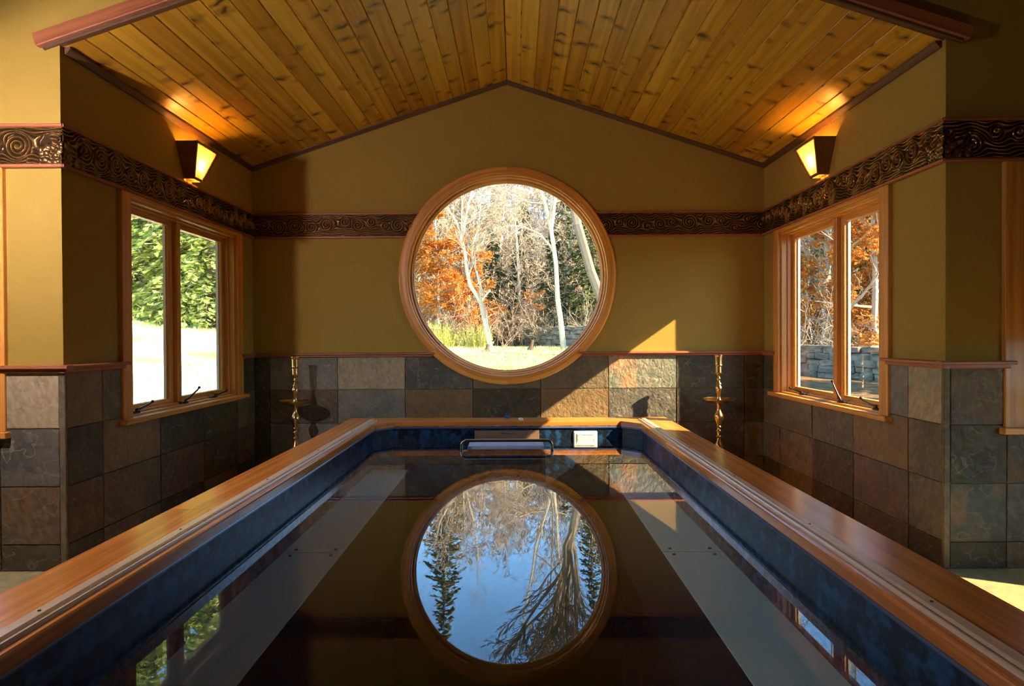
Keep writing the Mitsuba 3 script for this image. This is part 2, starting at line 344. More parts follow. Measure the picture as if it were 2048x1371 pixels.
tiles(wall_left, ycols, [wh], side3d(-1), lambda r, c: lt.get((r, c), (5, 4, 7, 5)[(r + c*2) % 4]), 1)
tiles(wall_right, ycols, [wh], side3d(1), lambda r, c: rt.get((r, c), (5, 4, 7, 5)[(r + c*2) % 4]), 1)
def front3d(m, d): return place(m, (1, 0, 0), (0, 0, 1), (0, -1, 0), (0, YC - d, 0))
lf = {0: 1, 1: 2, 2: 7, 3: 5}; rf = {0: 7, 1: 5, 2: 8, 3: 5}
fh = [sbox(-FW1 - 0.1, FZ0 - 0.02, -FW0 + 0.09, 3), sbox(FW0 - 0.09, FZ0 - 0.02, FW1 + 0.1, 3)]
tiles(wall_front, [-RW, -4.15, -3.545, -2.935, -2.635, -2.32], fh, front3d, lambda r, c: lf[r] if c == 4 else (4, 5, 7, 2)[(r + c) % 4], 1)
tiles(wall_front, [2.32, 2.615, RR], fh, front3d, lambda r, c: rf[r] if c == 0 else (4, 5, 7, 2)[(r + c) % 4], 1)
for s in (-1, 1):
    part(wall_front, 'corner_strip', mikit.ply(box(s*(HW - 0.017), s*(HW + 0.014), YC - 0.017, YC + 0.003, 0, ZT, 0.003), 'slate_4'))

# ------------------------------------------------------------------ chair rail (cap and apron)
CAP = [(0, 0.021), (0.050, 0.021), (0.053, 0.024), (0.053, 0.034), (0.048, 0.040), (0, 0.040)]
APR = [(0, 0.0), (0.026, 0.0), (0.030, 0.005), (0.030, 0.021), (0, 0.021)]
rail = struct('trim_3', 'dark red wood chair rail over the slate')
def chair_rail(a, b, out):
    a, b = np.array((*a, ZCT - 0.04)), np.array((*b, ZCT - 0.04)); d = (b - a) / np.linalg.norm(b - a)
    part(rail, 'cap', wood(run(CAP, a - d * 0.0, b + d * 0.0, out), d, 'redwood'))
    part(rail, 'apron', wood(run(APR, a + d * 0.018, b - d * 0.018, out), d, 'redwood'))
chair_rail((-HW, YF), (CX - 0.655, YF), (0, -1, 0)); chair_rail((CX + 0.64, YF), (HW, YF), (0, -1, 0))
for s in (-1, 1):
    chair_rail((s*HW, YC - 0.05), (s*HW, WY0 - 0.06), (-s, 0, 0)); chair_rail((s*HW, WY1 + 0.07), (s*HW, YF), (-s, 0, 0))
    chair_rail((s*(HW - 0.053), YC), (s*(FW0 - 0.06), YC), (0, -1, 0))

# ------------------------------------------------------------------ carved frieze
def relief(L, H, seed, corner=0):
    """height field of wave lines flowing round spirals; corner +1 / -1: a coral and shell cluster at the far / near end"""
    r_ = np.random.default_rng(seed)
    nu, nv = max(8, int(L / 0.0036)), int(H / 0.0036)
    u, v = np.meshgrid(np.linspace(0, L, nu), np.linspace(0, H, nv), indexing='ij')
    sp, x = [], r_.uniform(0.06, 0.12)
    while x < L - 0.05:
        R = r_.choice((0.034, 0.05, 0.066), p=(0.4, 0.3, 0.3))
        c = H/2 + r_.uniform(-1, 1) * max(0.0, H/2 - R - 0.012)
        sp.append((x + R, c, R, r_.choice((-1, 1)))); x += 2*R + r_.uniform(0.008, 0.06)
    psi = v + 0.010 * np.sin(u * 17 + r_.uniform(0, 6)) + 0.006 * np.sin(u * 41 + v * 30)
    for (cx, cy, R, sg) in sp:
        d2 = np.maximum((u - cx)**2 + (v - cy)**2, R*R)
        psi = psi - (v - cy) * R*R / d2 * np.exp(-np.sqrt(d2) / 0.16 + R / 0.16)
    ph = psi / 0.0215
    h = (0.5 + 0.5*np.cos(2*np.pi*ph))**1.6
    for (cx, cy, R, sg) in sp:
        d = np.hypot(u - cx, v - cy); th = np.arctan2(v - cy, u - cx)
        s_ = (0.5 + 0.5*np.cos(2*np.pi*(d / 0.0215) - sg*th))**1.6 + 0.9*np.exp(-(d/0.008)**2)
        w = np.clip((R + 0.003 - d) / 0.006, 0, 1)
        h = h*(1 - w) + (s_ * 1.15)*w
    h = 0.016 * h
    m = np.zeros_like(u)
    if corner:
        far = (L - u) if corner > 0 else u
        dome = np.zeros_like(u)
        for _ in range(70):
            dx = abs(r_.normal(0, 0.10)); cy = abs(r_.normal(0, 0.062)); R = r_.uniform(0.006, 0.022)
            d2 = R*R - (far - dx)**2 - (v - cy)**2
            dome = np.maximum(dome, np.sqrt(np.maximum(d2, 0)) * 0.9)
        for _ in range(9):     # coral stems
            x0, y0, a = abs(r_.normal(0.05, 0.05)), 0.02, r_.uniform(0.8, 2.3)
            for _k in range(9):
                d2 = 0.0065**2 - (far - x0)**2 - (v - y0)**2
                dome = np.maximum(dome, np.sqrt(np.maximum(d2, 0)) * 1.6)
                x0 += math.cos(a) * 0.010; y0 += math.sin(a) * 0.011; a += r_.uniform(-0.5, 0.5)
        m = np.clip((0.15 + 0.05*np.sin(u*60) - np.hypot(far, v*0.9)) / 0.015, 0, 1) * (v < H*0.8)
        h = h*(1 - m) + np.maximum(dome, 0.0015)*m
    return u, v, h, m
def frieze(a, b, out, seed, label, corner=0, clip=None):
    """a, b: (x, y) ends along the wall, out: the wall's normal"""
    a3, b3 = np.array((*a, 0.0)), np.array((*b, 0.0)); L = np.linalg.norm(b3 - a3); d = (b3 - a3)/L; out = np.array(out, float); a3 = a3 + out*0.002; b3 = b3 + out*0.002
    z0, z1 = ZFB + 0.018, ZFT - 0.018
    u, v, h, coral = relief(L, z1 - z0, seed, corner)
    if clip is not None: keep = clip(a3 + d*u[..., None], z0 + v)
    P = a3 + u[..., None]*d + out*(0.014 + h[..., None]) + np.array((0, 0, 1.0))*(z0 + v[..., None])
    nu, nv = u.shape; idx = np.arange(nu*nv).reshape(nu, nv)
    q = np.stack([idx[:-1, :-1], idx[1:, :-1], idx[1:, 1:], idx[:-1, 1:]], -1).reshape(-1, 4)
    if clip is not None: q = q[keep.reshape(-1)[q].all(1)]
    f = np.vstack([q[:, [0, 1, 2]], q[:, [0, 2, 3]]]); verts = P.reshape(-1, 3)
    if np.cross(d, (0, 0, 1)) @ out < 0: f = f[:, ::-1]
    used, inv = np.unique(f, return_inverse=True)
    t = np.clip((h.reshape(-1) - 0.005)/0.009, 0, 1)[:, None]*(1 - 0.65*coral.reshape(-1, 1)); tone = np.array((0.075, 0.042, 0.018))*(1 - t) + np.array((0.36, 0.20, 0.055))*t     # antiqued bronze; dark recesses and bright ridges painted in to deepen the shading
    k = thing('carved_frieze', label, 'carved frieze')
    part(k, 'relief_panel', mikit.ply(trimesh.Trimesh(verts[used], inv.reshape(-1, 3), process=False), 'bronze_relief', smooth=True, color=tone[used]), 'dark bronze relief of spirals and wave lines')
    e0, e1 = a3 + (0, 0, ZFB), b3 + (0, 0, ZFB)
    lo0, lo1 = (clip.ends[0] if clip is not None else (e0, e1)); up0, up1 = (clip.ends[1] if clip is not None else (e0, e1))
    lo = [(0, 0), (0.026, 0), (0.030, 0.004), (0.030, 0.013), (0.024, 0.019), (0, 0.019)]
    hi = [(0, 0.207), (0.024, 0.207), (0.031, 0.212), (0.031, 0.222), (0.027, 0.226), (0, 0.226)]
    part(k, 'lower_moulding', wood(run(lo, lo0, lo1, out), d, 'redwood')); part(k, 'upper_moulding', wood(run(hi, up0, up1, out), d, 'redwood'))
    return k
class Ring:
    def __init__(s, ends): s.ends = ends
    def __call__(s, P, z): return np.hypot(P[..., 0] - CX, z - CZ) > 0.955
def V(x, z): return np.array((x, YF, z))
zl = ZFB
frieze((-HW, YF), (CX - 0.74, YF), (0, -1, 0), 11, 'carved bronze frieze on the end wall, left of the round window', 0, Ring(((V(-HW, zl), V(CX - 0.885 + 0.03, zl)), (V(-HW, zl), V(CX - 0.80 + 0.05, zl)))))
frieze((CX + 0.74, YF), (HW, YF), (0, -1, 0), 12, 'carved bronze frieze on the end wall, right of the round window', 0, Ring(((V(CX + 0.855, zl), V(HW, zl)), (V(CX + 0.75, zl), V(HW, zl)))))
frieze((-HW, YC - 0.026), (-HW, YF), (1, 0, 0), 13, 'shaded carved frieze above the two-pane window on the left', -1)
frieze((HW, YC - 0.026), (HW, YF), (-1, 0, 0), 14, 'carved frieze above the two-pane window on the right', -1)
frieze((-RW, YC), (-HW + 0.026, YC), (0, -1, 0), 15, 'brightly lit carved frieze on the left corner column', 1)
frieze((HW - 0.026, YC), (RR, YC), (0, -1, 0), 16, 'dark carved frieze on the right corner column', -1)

# ------------------------------------------------------------------ windows
w1 = struct('window_1', 'large round picture window in an orange wood frame')
def ring(profile, n=128):       # profile (r, depth towards the camera)
    pr = np.array(profile, float)
    m = lathe(np.vstack([pr, pr[:1]]), n)
    return place(m, (1, 0, 0), (0, 0, 1), (0, -1, 0), (CX, YF, CZ))
def ring_ply(profile): return mikit.ply(ring(profile), 'ringwood', smooth=35)
part(w1, 'casing', ring_ply([(0.893, 0.0), (0.893, 0.024), (0.900, 0.034), (0.925, 0.036), (0.935, 0.032), (0.965, 0.034), (0.975, 0.026), (0.975, 0.0)]))
part(w1, 'jamb', ring_ply([(0.905, 0.012), (0.884, 0.012), (0.880, 0.006), (0.880, -0.14), (0.905, -0.14)]))
part(w1, 'sash', ring_ply([(0.885, -0.045), (0.868, -0.045), (0.862, -0.052), (0.856, -0.068), (0.850, -0.072), (0.850, -0.10), (0.885, -0.10)]))
disc = trimesh.creation.revolve(np.array([(0, 0), (0.853, 0)], float), sections=96)
part(w1, 'pane', mikit.ply(place(disc, (1, 0, 0), (0, 0, 1), (0, -1, 0), (CX, YF + 0.085, CZ)), 'pane'))

def side_window(s, name, label):
    k = struct(name, label)
    X = lambda d: s * (HW + d)          # d > 0: outwards
    def b(n, d0, d1, y0, y1, z0, z1, axis, bev=0.003):
        return part(k, n, wood(box(X(d0), X(d1), y0, y1, z0, z1, bev), axis, 'fir'))
    y_, z_ = (0, 1, 0), (0, 0, 1)
    b('casing', -0.026, 0.004, WY0 - 0.10, WY0, 0.735, ZFB, z_); b('casing', -0.026, 0.004, WY1, WY1 + 0.105, 0.735, ZFB, z_)
    b('casing', -0.024, 0.004, WY0, WY1, WZ1, ZFB, y_)
    b('stool', -0.062, 0.09, WY0 - 0.125, WY1 + 0.15, 0.702, 0.735, y_, 0.006)
    for (y0, y1, z0, z1, ax) in ((WY0, WY0 + 0.018, WZ0, WZ1, z_), (WY1 - 0.018, WY1, WZ0, WZ1, z_), (WY0, WY1, WZ1 - 0.018, WZ1, y_), (WY0, WY1, WZ0, WZ0 + 0.012, y_)):
        b('jamb', 0.0, WT - 0.005, y0, y1, z0, z1, ax, 0.0)
    # stops, stepping in
    for (y0, y1, z0, z1, ax) in ((WY0 + 0.018, WY0 + 0.032, WZ0 + 0.012, WZ1 - 0.018, z_), (WY1 - 0.032, WY1 - 0.018, WZ0 + 0.012, WZ1 - 0.018, z_), (WY0 + 0.032, WY1 - 0.032, WZ1 - 0.030, WZ1 - 0.018, y_), (WY0 + 0.032, WY1 - 0.032, WZ0 + 0.012, WZ0 + 0.024, y_)):
        b('stop', 0.045, 0.10, y0, y1, z0, z1, ax)
    ym = 4.775
    b('mullion', 0.055, WT - 0.01, ym - 0.026, ym + 0.026, WZ0 + 0.012, WZ1 - 0.018, z_, 0.004)
    for (a, c) in ((WY0 + 0.02, ym - 0.026), (ym + 0.026, WY1 - 0.02)):
        z0, z1, w = WZ0 + 0.014, WZ1 - 0.02, 0.048
        sash = numbered(f'{k}__sash')
        def sb(n, *q): scene[numbered(f'{sash}__{n}')] = wood(box(X(q[0]), X(q[1]), *q[2:6], 0.004), q[6], 'fir')
        sb('stile', 0.085, 0.135, a, a + w, z0, z1, z_); sb('stile', 0.085, 0.135, c - w, c, z0, z1, z_)
        sb('rail', 0.085, 0.135, a + w, c - w, z0, z0 + w - 0.006, y_); sb('rail', 0.085, 0.135, a + w, c - w, z1 - w, z1, y_)
        g = trimesh.Trimesh([(X(0.11), a + w - 0.004, z0 + 0.03), (X(0.11), c - w + 0.004, z0 + 0.03), (X(0.11), c - w + 0.004, z1 - w + 0.004), (X(0.11), a + w - 0.004, z1 - w + 0.004)], [(0, 1, 2), (0, 2, 3)], process=False)
        scene[numbered(f'{sash}__pane')] = mikit.ply(g, 'pane')
        # pale weatherstrip beside the glass, towards the far end
        strip = box(X(0.112), X(0.13), c - w - 0.007, c - w, z0 + w - 0.006, z1 - w)
        scene[numbered(f'{sash}__weatherstrip')] = mikit.ply(strip, 'white_plastic')
    def crank(y, base_dir, lift):
        c = numbered(f'{k}__crank')
        scene[f'{c}__base'] = mikit.ply(box(X(0.015), X(0.075), y - 0.045, y + 0.045, 0.735, 0.762, 0.008), 'dark_metal'); USED.add(f'{c}__base')
        p = np.array((X(0.02), y, 0.765)); d = np.array((-s*0.25, base_dir, lift)); d = d / np.linalg.norm(d)
        pts = [p + (0, 0, -0.01), p + (0, 0, 0.008), p + d*0.03, p + d*0.075, p + d*0.115, p + d*0.135 + (0, 0, 0.006)]
        scene[f'{c}__handle'] = mikit.ply(cat([tube_mesh(pts, [0.008, 0.009, 0.008, 0.006, 0.006, 0.005], 8), trimesh.creation.icosphere(1, 0.010).apply_translation(pts[-1])]), 'dark_metal', smooth=40); USED.add(f'{c}__handle')
    crank(5.25, 0.9 if True else 0, 0.15); crank(4.62 if s > 0 else 4.78, 0.35, 0.9 if s > 0 else 0.35); crank(4.16, 0.95, 0.30)
    return k
side_window(-1, 'window_2', 'two-pane casement window in the shaded left wall, bright lawn outside')
side_window(1, 'window_3', 'two-pane casement window in the right wall, stone wall and woods outside')
for s, nm, lb in ((-1, 'window_4', 'window left of the left column, only its casing edge in view'), (1, 'window_5', 'window right of the right column, its casing in view')):
    k = struct(nm, lb); f1 = FW1 if s < 0 else 3.0
    def fb(n, x0, x1, y0, y1, z0, z1, ax): part(k, n, wood(box(s*x0, s*x1, YC + y0, YC + y1, z0, z1, 0.003), ax, 'fir'))
    z_, x_ = (0, 0, 1), (1, 0, 0)
    fb('casing', FW0 - 0.105, FW0, -0.026, 0.004, 0.735, ZFB, z_); fb('casing', f1, f1 + 0.105, -0.026, 0.004, 0.735, ZFB, z_)
    fb('stool', FW0 - 0.125, f1 + 0.125, -0.055, 0.06, 0.702, 0.735, x_)
    for (x0, x1, z0, z1, ax) in ((FW0, FW0 + 0.05, FZ0, FZ1, z_), (f1 - 0.05, f1, FZ0, FZ1, z_), ((FW0 + f1)/2 - 0.02, (FW0 + f1)/2 + 0.02, FZ0, FZ1, z_), (FW0, f1, FZ1 - 0.05, FZ1, x_), (FW0, f1, FZ0, FZ0 + 0.05, x_)):
        fb('sash', x0, x1, 0.03, 0.10, z0, z1, ax)
    y = YC + 0.07
    g = trimesh.Trimesh([(s*(FW0 + 0.045), y, FZ0 + 0.045), (s*(f1 - 0.045), y, FZ0 + 0.045), (s*(f1 - 0.045), y, FZ1 - 0.045), (s*(FW0 + 0.045), y, FZ1 - 0.045)], [(0, 1, 2), (0, 2, 3)], process=False)
    part(k, 'pane', mikit.ply(g, 'pane'))
k = struct('window_6', 'low window in the right wall of the main room')
for (y0, y1, z0, z1, ax) in ((1.9, 1.95, 0.22, 0.95, (0, 0, 1)), (2.90, 2.95, 0.22, 0.95, (0, 0, 1)), (1.95, 2.90, 0.90, 0.95, (0, 1, 0)), (1.95, 2.90, 0.22, 0.27, (0, 1, 0))):
    part(k, 'sash', wood(box(RR + 0.03, RR + 0.08, y0, y1, z0, z1, 0.003), ax, 'fir'))
part(k, 'pane', mikit.ply(trimesh.Trimesh([(RR + 0.06, 1.94, 0.26), (RR + 0.06, 2.91, 0.26), (RR + 0.06, 2.91, 0.91), (RR + 0.06, 1.94, 0.91)], [(0, 1, 2), (0, 2, 3)], process=False), 'pane'))

# ------------------------------------------------------------------ pool
PI_, YL = 1.04, 5.265
ZC, ZW, ZB = 0.545, 0.41, -1.6
ZS = 0.20           # top of the side channels
pool = thing('swim_pool', 'raised rectangular pool with dark blue liner and wide wooden coping', 'pool')
inner = Polygon([(-PI_, 0.62), (PI_, 0.62), (PI_, 5.11), (0.91, YL), (-0.91, YL), (-PI_, 5.11)])
shell = inner.buffer(0.05, join_style=2).difference(inner)
part(pool, 'liner', mikit.ply(extrude(shell, ZC - 0.035 - 0.1).apply_translation((0, 0, 0.1)), 'liner'), 'mottled dark blue vinyl liner')
part(pool, 'basin', mikit.ply(cat([extrude(shell, 0.1 - ZB).apply_translation((0, 0, ZB)), extrude(inner.buffer(0.05, join_style=2), 0.04).apply_translation((0, 0, ZB - 0.04))]), 'deep_blue'), 'plain dark lower basin of the pool')
part(pool, 'cabinet', wood(extrude(sbox(-PO + 0.03, PY0 + 0.03, PO - 0.03, PY1 - 0.03).difference(sbox(-PO + 0.07, PY0 + 0.07, PO - 0.07, PY1 - 0.07)), ZC - 0.03), (0, 1, 0), 'mahogany'))
bead = np.array(inner.buffer(0.0).exterior.coords)[:-1]
bpts = []
for i in range(len(bead)):
    a, b = bead[i], bead[(i+1) % len(bead)]
    n = max(2, int(np.hypot(*(b - a)) / 0.25))
    bpts += [a + (b - a)*t for t in np.linspace(0, 1, n, endpoint=False)]
c0 = np.mean(bead, 0)
part(pool, 'liner_bead', mikit.ply(tube_mesh([(p[0] - 0.004*np.sign(p[0]), p[1] - (0.004 if p[1] > 3 else -0.004), ZC - 0.050) for p in bpts], 0.009, 8, True), 'liner_bead', smooth=40))
# coping boards: top at ZC, inner face down to ZC - 0.041
def edge(o0, o1):           # cross-section from the outer edge (0) to the inner edge
    w = o1 - o0
    return [(0, -0.02), (0.0, -0.006), (0.006, 0), (w - 0.006, 0), (w - 0.001, -0.004), (w, -0.010), (w, -0.041), (w - 0.03, -0.041), (w - 0.03, -0.02)]
for s in (-1, 1):
    segs = ((PY0 + 0.002, 2.6), (2.602, 5.262)) if s < 0 else ((PY0 + 0.002, 4.818), (4.82, 5.262))
    for y0, y1 in segs:
        m = run(edge(0, PO - PI_ + 0.012), (s*PO, y0, ZC), (s*PO, y1, ZC), (-s, 0, 0))
        if y1 > 5.2:   # stops short where the corner block begins
            pass
        part(pool, 'coping_board', wood(m, (0, 1, 0), 'mahogany'))
m = run(edge(0, PY1 - YL + 0.0), (-PO, PY1, ZC), (PO, PY1, ZC), (0, -1, 0)); part(pool, 'coping_board', wood(m, (1, 0, 0), 'mahogany'))
m = run(edge(0, 0.62 - PY0 + 0.012), (-PO, PY0, ZC), (PO, PY0, ZC), (0, 1, 0)); part(pool, 'coping_board', wood(m, (1, 0, 0), 'mahogany'))
for s in (-1, 1):
    tri = Polygon([(s*1.03, 5.10), (s*1.06, 5.10), (s*1.06, 5.27), (s*0.90, 5.27), (s*0.90, 5.258)])
    part(pool, 'corner_block', wood(extrude(tri, 0.0415).apply_translation((0, 0, ZC - 0.0413)), (1, 0, 0), 'mahogany'))
# cover tracks
for s in (-1, 1):
    prof = [(0, 0), (0, 0.010), (0.004, 0.013), (0.034, 0.013), (0.038, 0.010), (0.039, 0.003), (0.046, 0.003), (0.047, 0.008), (0.050, 0.010), (0.056, 0.010), (0.060, 0.006), (0.061, 0.0)]
    m = run(prof, (s*1.112, PY0 + 0.25, ZC), (s*1.112, 5.335, ZC), (-s, 0, 0))
    tk = part(pool, 'cover_track', wood(m, (0, 1, 0), 'trackwood'), 'pale grooved track for the pool cover')
    for y in (1.62, 2.3, 3.1, 3.9, 4.7):
        part(tk, 'screw', mikit.ply(trimesh.creation.cylinder(0.004, 0.003, sections=10).apply_translation((s*1.094, y + 0.02*s, ZC + 0.0135)), 'dark_metal'))
# under water
for s in (-1, 1):
    for y0, y1 in ((0.62, 3.12), (3.126, 5.08)):
        ck = part(pool, 'channel_cover', mikit.ply(box(s*0.757, s*PI_, y0, y1, ZS - 0.005, ZS, 0.001), 'channel_cover'), 'pale grey cover over the side channel under water')
        for x in (0.80, 0.99):
            for y in ([3.08] if y0 < 1 else [3.166]):
                part(ck, 'screw', mikit.ply(trimesh.creation.cylinder(0.008, 0.006, sections=10).apply_translation((s*x, y, ZS + 0.002)), 'dark_metal'))
    part(pool, 'side_channel', mikit.ply(box(s*0.758, s*PI_, 0.62, 5.08, -0.25, ZS - 0.0055), 'deep_blue'))
jet = part(pool, 'current_housing', mikit.ply(box(-0.29, 0.28, 4.80, 5.06, 0.16, 0.395, 0.006), 'liner'), 'dark housing of the swim current')
part(jet, 'lid', mikit.ply(box(-0.285, 0.272, 4.815, 5.05, 0.395, 0.422, 0.004), 'pale_blue'), 'pale blue lid at the waterline')
a, z1, R = 0.325, 0.472, 0.035
pts = [(-a + 0.05, 4.83, 0.385), (-a, 4.80, 0.385), (-a, 4.765, 0.392), (-a, 4.76, 0.41), (-a, 4.76, z1 - R)] + [(-a + R - R*math.cos(t), 4.76, z1 - R + R*math.sin(t)) for t in np.linspace(0.2, 1.45, 6)]
pts = pts + [(-0.15, 4.76, z1), (0.15, 4.76, z1)] + [(-x, y, z) for (x, y, z) in pts[::-1]]
part(pool, 'grab_bar', mikit.ply(tube_mesh(pts, 0.0105, 12), 'bronze_tube', smooth=50), 'bronze tube bar bent at both ends')
bp = part(pool, 'bronze_plate', mikit.ply(box(-0.262, 0.250, YL - 0.006, YL + 0.002, 0.402, 0.474, 0.002), 'bronze_plate'), 'brushed bronze plate on the end wall of the pool')
for x in (-0.19, 0.17): part(bp, 'screw', mikit.ply(trimesh.creation.cylinder(0.006, 0.004, sections=12).apply_transform(trimesh.transformations.rotation_matrix(math.pi/2, (1, 0, 0))).apply_translation((x, YL - 0.007, 0.452)), 'bronze_tube'))
mark = cat([box(-0.045 + 0.012*i, -0.038 + 0.012*i, YL - 0.0075, YL - 0.005, 0.444, 0.452 + 0.004*((i*7) % 3 == 0)) for i in range(6)] + [tube_mesh([(0.035 + 0.014*math.cos(t), YL - 0.0065, 0.452 + 0.009*math.sin(t)) for t in np.linspace(0.3, 5.2, 12)], 0.0015, 5)])
part(bp, 'maker_mark', mikit.ply(mark, 'blue_plastic'), 'small dark worn mark')
sk = part(pool, 'skimmer_plate', mikit.ply(cat([box(0.522, 0.712, YL - 0.014, YL + 0.002, 0.33, 0.468, 0.008), box(0.545, 0.69, YL - 0.018, YL - 0.013, 0.352, 0.450, 0.003)]), 'white_plastic'), 'cream plastic skimmer plate at the waterline')
part(sk, 'slot', mikit.ply(box(0.552, 0.682, YL - 0.0195, YL - 0.017, 0.375, 0.437), 'dark_metal'))
part(sk, 'weir_flap', mikit.ply(box(0.555, 0.679, YL - 0.021, YL - 0.019, 0.375, 0.434, 0.0008), 'white_plastic'))
# the water fills the liner, its edges set into the walls
water_poly = inner.buffer(0.015, join_style=2)
thing('pool_water', 'still clear water in the pool mirroring the round window', 'water', None, mikit.ply(extrude(water_poly, ZW - ZB + 0.02).apply_translation((0, 0, ZB - 0.02)), 'water'), kind='stuff')
k = thing('plastic_clip', 'small blue plastic clip standing on the far coping of the pool', 'clip')
part(k, 'body', mikit.ply(box(-0.020, 0.016, 5.455, 5.495, ZC, ZC + 0.020, 0.004), 'blue_plastic'))
part(k, 'tab', mikit.ply(cat([box(-0.018, -0.010, 5.47, 5.485, ZC + 0.018, ZC + 0.040, 0.002), box(0.004, 0.014, 5.47, 5.485, ZC + 0.018, ZC + 0.036, 0.002)]), 'blue_plastic'))
thing('white_cap', 'small white round cap on the far coping beside the blue clip', 'cap', None, mikit.ply(lathe([(0, 0.012), (0.012, 0.011), (0.019, 0.007), (0.022, 0.0), (0, 0.0)], 24).apply_translation((0.107, 5.40, ZC)), 'white_plastic', smooth=40))

# ------------------------------------------------------------------ brass candlesticks
CP = [(0, 0.0), (0.150, 0.0), (0.150, 0.012), (0.135, 0.022), (0.120, 0.026), (0.095, 0.050), (0.060, 0.075), (0.040, 0.095), (0.024, 0.110), (0.020, 0.130), (0.030, 0.140), (0.034, 0.150), (0.028, 0.162), (0.017, 0.175),
      (0.016, 0.200), (0.024, 0.225), (0.036, 0.255), (0.039, 0.275), (0.030, 0.300), (0.018, 0.325), (0.016, 0.345), (0.024, 0.352), (0.026, 0.360), (0.017, 0.370), (0.016, 0.390), (0.022, 0.400), (0.024, 0.408), (0.016, 0.418),
      (0.015, 0.430), (0.022, 0.442), (0.016, 0.452), (0.020, 0.464), (0.030, 0.490), (0.039, 0.512), (0.041, 0.530), (0.036, 0.548), (0.026, 0.566), (0.020, 0.580), (0.018, 0.596), (0.017, 0.620), (0.022, 0.640), (0.030, 0.650), (0.034, 0.655)]
PLATE = [(0.030, 0.651), (0.110, 0.653), (0.126, 0.662), (0.136, 0.676), (0.138, 0.682), (0.134, 0.683), (0.122, 0.668), (0.106, 0.660), (0.030, 0.660)]
STEM = [(0.034, 0.658), (0.026, 0.667), (0.018, 0.680), (0.0165, 0.700), (0.018, 0.720), (0.025, 0.745), (0.030, 0.765), (0.029, 0.780), (0.021, 0.794), (0.018, 0.800), (0.025, 0.805), (0.022, 0.814), (0.012, 0.826), (0.010, 0.836),
        (0.017, 0.846), (0.018, 0.852), (0.011, 0.862), (0.010, 0.872), (0.016, 0.880), (0.024, 0.890)]
SOCK = [(0.024, 0.886), (0.031, 0.894), (0.032, 0.900), (0.027, 0.905), (0.027, 0.955), (0.031, 0.960), (0.033, 0.966), (0.031, 0.971), (0.030, 0.975), (0.031, 1.035), (0.034, 1.042), (0.037, 1.050), (0.037, 1.056), (0.033, 1.058), (0.028, 1.055), (0.027, 1.00), (0, 1.00)]
for s, lb in ((-1, 'tall turned brass candlestick with drip tray in the dark corner left of the pool'), (1, 'tall turned brass candlestick with drip tray, catching light, right of the pool')):
    k = thing('candlestick', lb, 'candlestick')
    at = (-1.822 if s < 0 else 1.797, 5.66, 0.0)
    for nm, pr in (('base', CP), ('drip_tray', PLATE + PLATE[:1]), ('stem', STEM), ('socket', SOCK)):
        part(k, nm, mikit.ply(lathe(pr, 40).apply_translation(at), 'brass', smooth=35))

# ------------------------------------------------------------------ wall sconces
for s, lb in ((-1, 'lit wedge-shaped copper wall sconce above the left window'), (1, 'lit wedge-shaped copper wall sconce above the right window')):
    k = thing('wall_sconce', lb, 'wall lamp')
    X = lambda d: s * (HW - d)
    yc, zt, zb, dt, db, wt, wb = 4.80, 2.600, 2.362, 0.150, 0.075, 0.165, 0.062
    Tn, Tf, Bn, Bf = (yc - wt, zt), (yc + wt, zt), (yc - wb + 0.01, zb), (yc + wb + 0.01, zb)
    th = 0.006
    for (y1, y0, sg) in ((Tn[0], Bn[0], 1), (Tf[0], Bf[0], -1)):
        q = [(X(0), y1, zt), (X(dt), y1, zt), (X(db), y0, zb), (X(0.0), y0, zb)]
        q2 = [(x, y + sg*th, z) for x, y, z in q]
        m = trimesh.convex.convex_hull(np.array(q + q2)); part(k, 'side_panel', mikit.ply(m, 'copper'))
    # front frame members
    def bar(p, q, w):
        p, q = np.array(p), np.array(q); d = (q - p)/np.linalg.norm(q - p); o = np.array((-s, 0, 0.0)); c = np.cross(d, o); c /= np.linalg.norm(c); o = np.cross(c, d)
        return trimesh.convex.convex_hull(np.array([r + i*c*w/2 + j*o*0.004 for r in (p, q) for i in (-1, 1) for j in (-1, 1)]))
    F = [(X(dt), Tn[0] + 0.004, zt - 0.006), (X(dt), Tf[0] - 0.004, zt - 0.006), (X(db), Bf[0] - 0.002, zb + 0.006), (X(db), Bn[0] + 0.002, zb + 0.006)]
    part(k, 'front_frame', mikit.ply(cat([bar(F[i], F[(i+1) % 4], 0.018 if i != 0 else 0.016) for i in range(4)]), 'copper'))
    g = [np.array(f) + (s*0.004, 0, 0) for f in F]
    part(k, 'glass_panel', mikit.ply(trimesh.Trimesh(g, [(0, 1, 2), (0, 2, 3)], process=False), 'frosted'), 'glowing frosted amber glass front')
    part(k, 'back_plate', mikit.ply(trimesh.convex.convex_hull(np.array([(X(d), y, z) for d in (0, 0.004) for y, z in ((yc - 0.06, zt - 0.05), (yc + 0.06, zt - 0.05), (Bf[0] - 0.01, zb + 0.01), (Bn[0] + 0.01, zb + 0.01))])), 'copper'))
    part(k, 'socket', mikit.ply(cat([trimesh.creation.cylinder(0.014, 0.05, sections=16).apply_translation((X(0.055), yc, 2.42)), box(X(0), X(0.055), yc - 0.008, yc + 0.008, 2.40, 2.416)]), 'dark_metal'))
    bulb = trimesh.creation.icosphere(2, 1.0); bulb.apply_scale((0.017, 0.017, 0.034)); bulb.apply_translation((X(0.055), yc, 2.478))
    sh = mikit.ply(bulb, 'white_plastic', smooth=True); sh['emitter'] = {'type': 'area', 'radiance': rgb(*BULB)}
    part(k, 'bulb', sh, 'lit bulb')

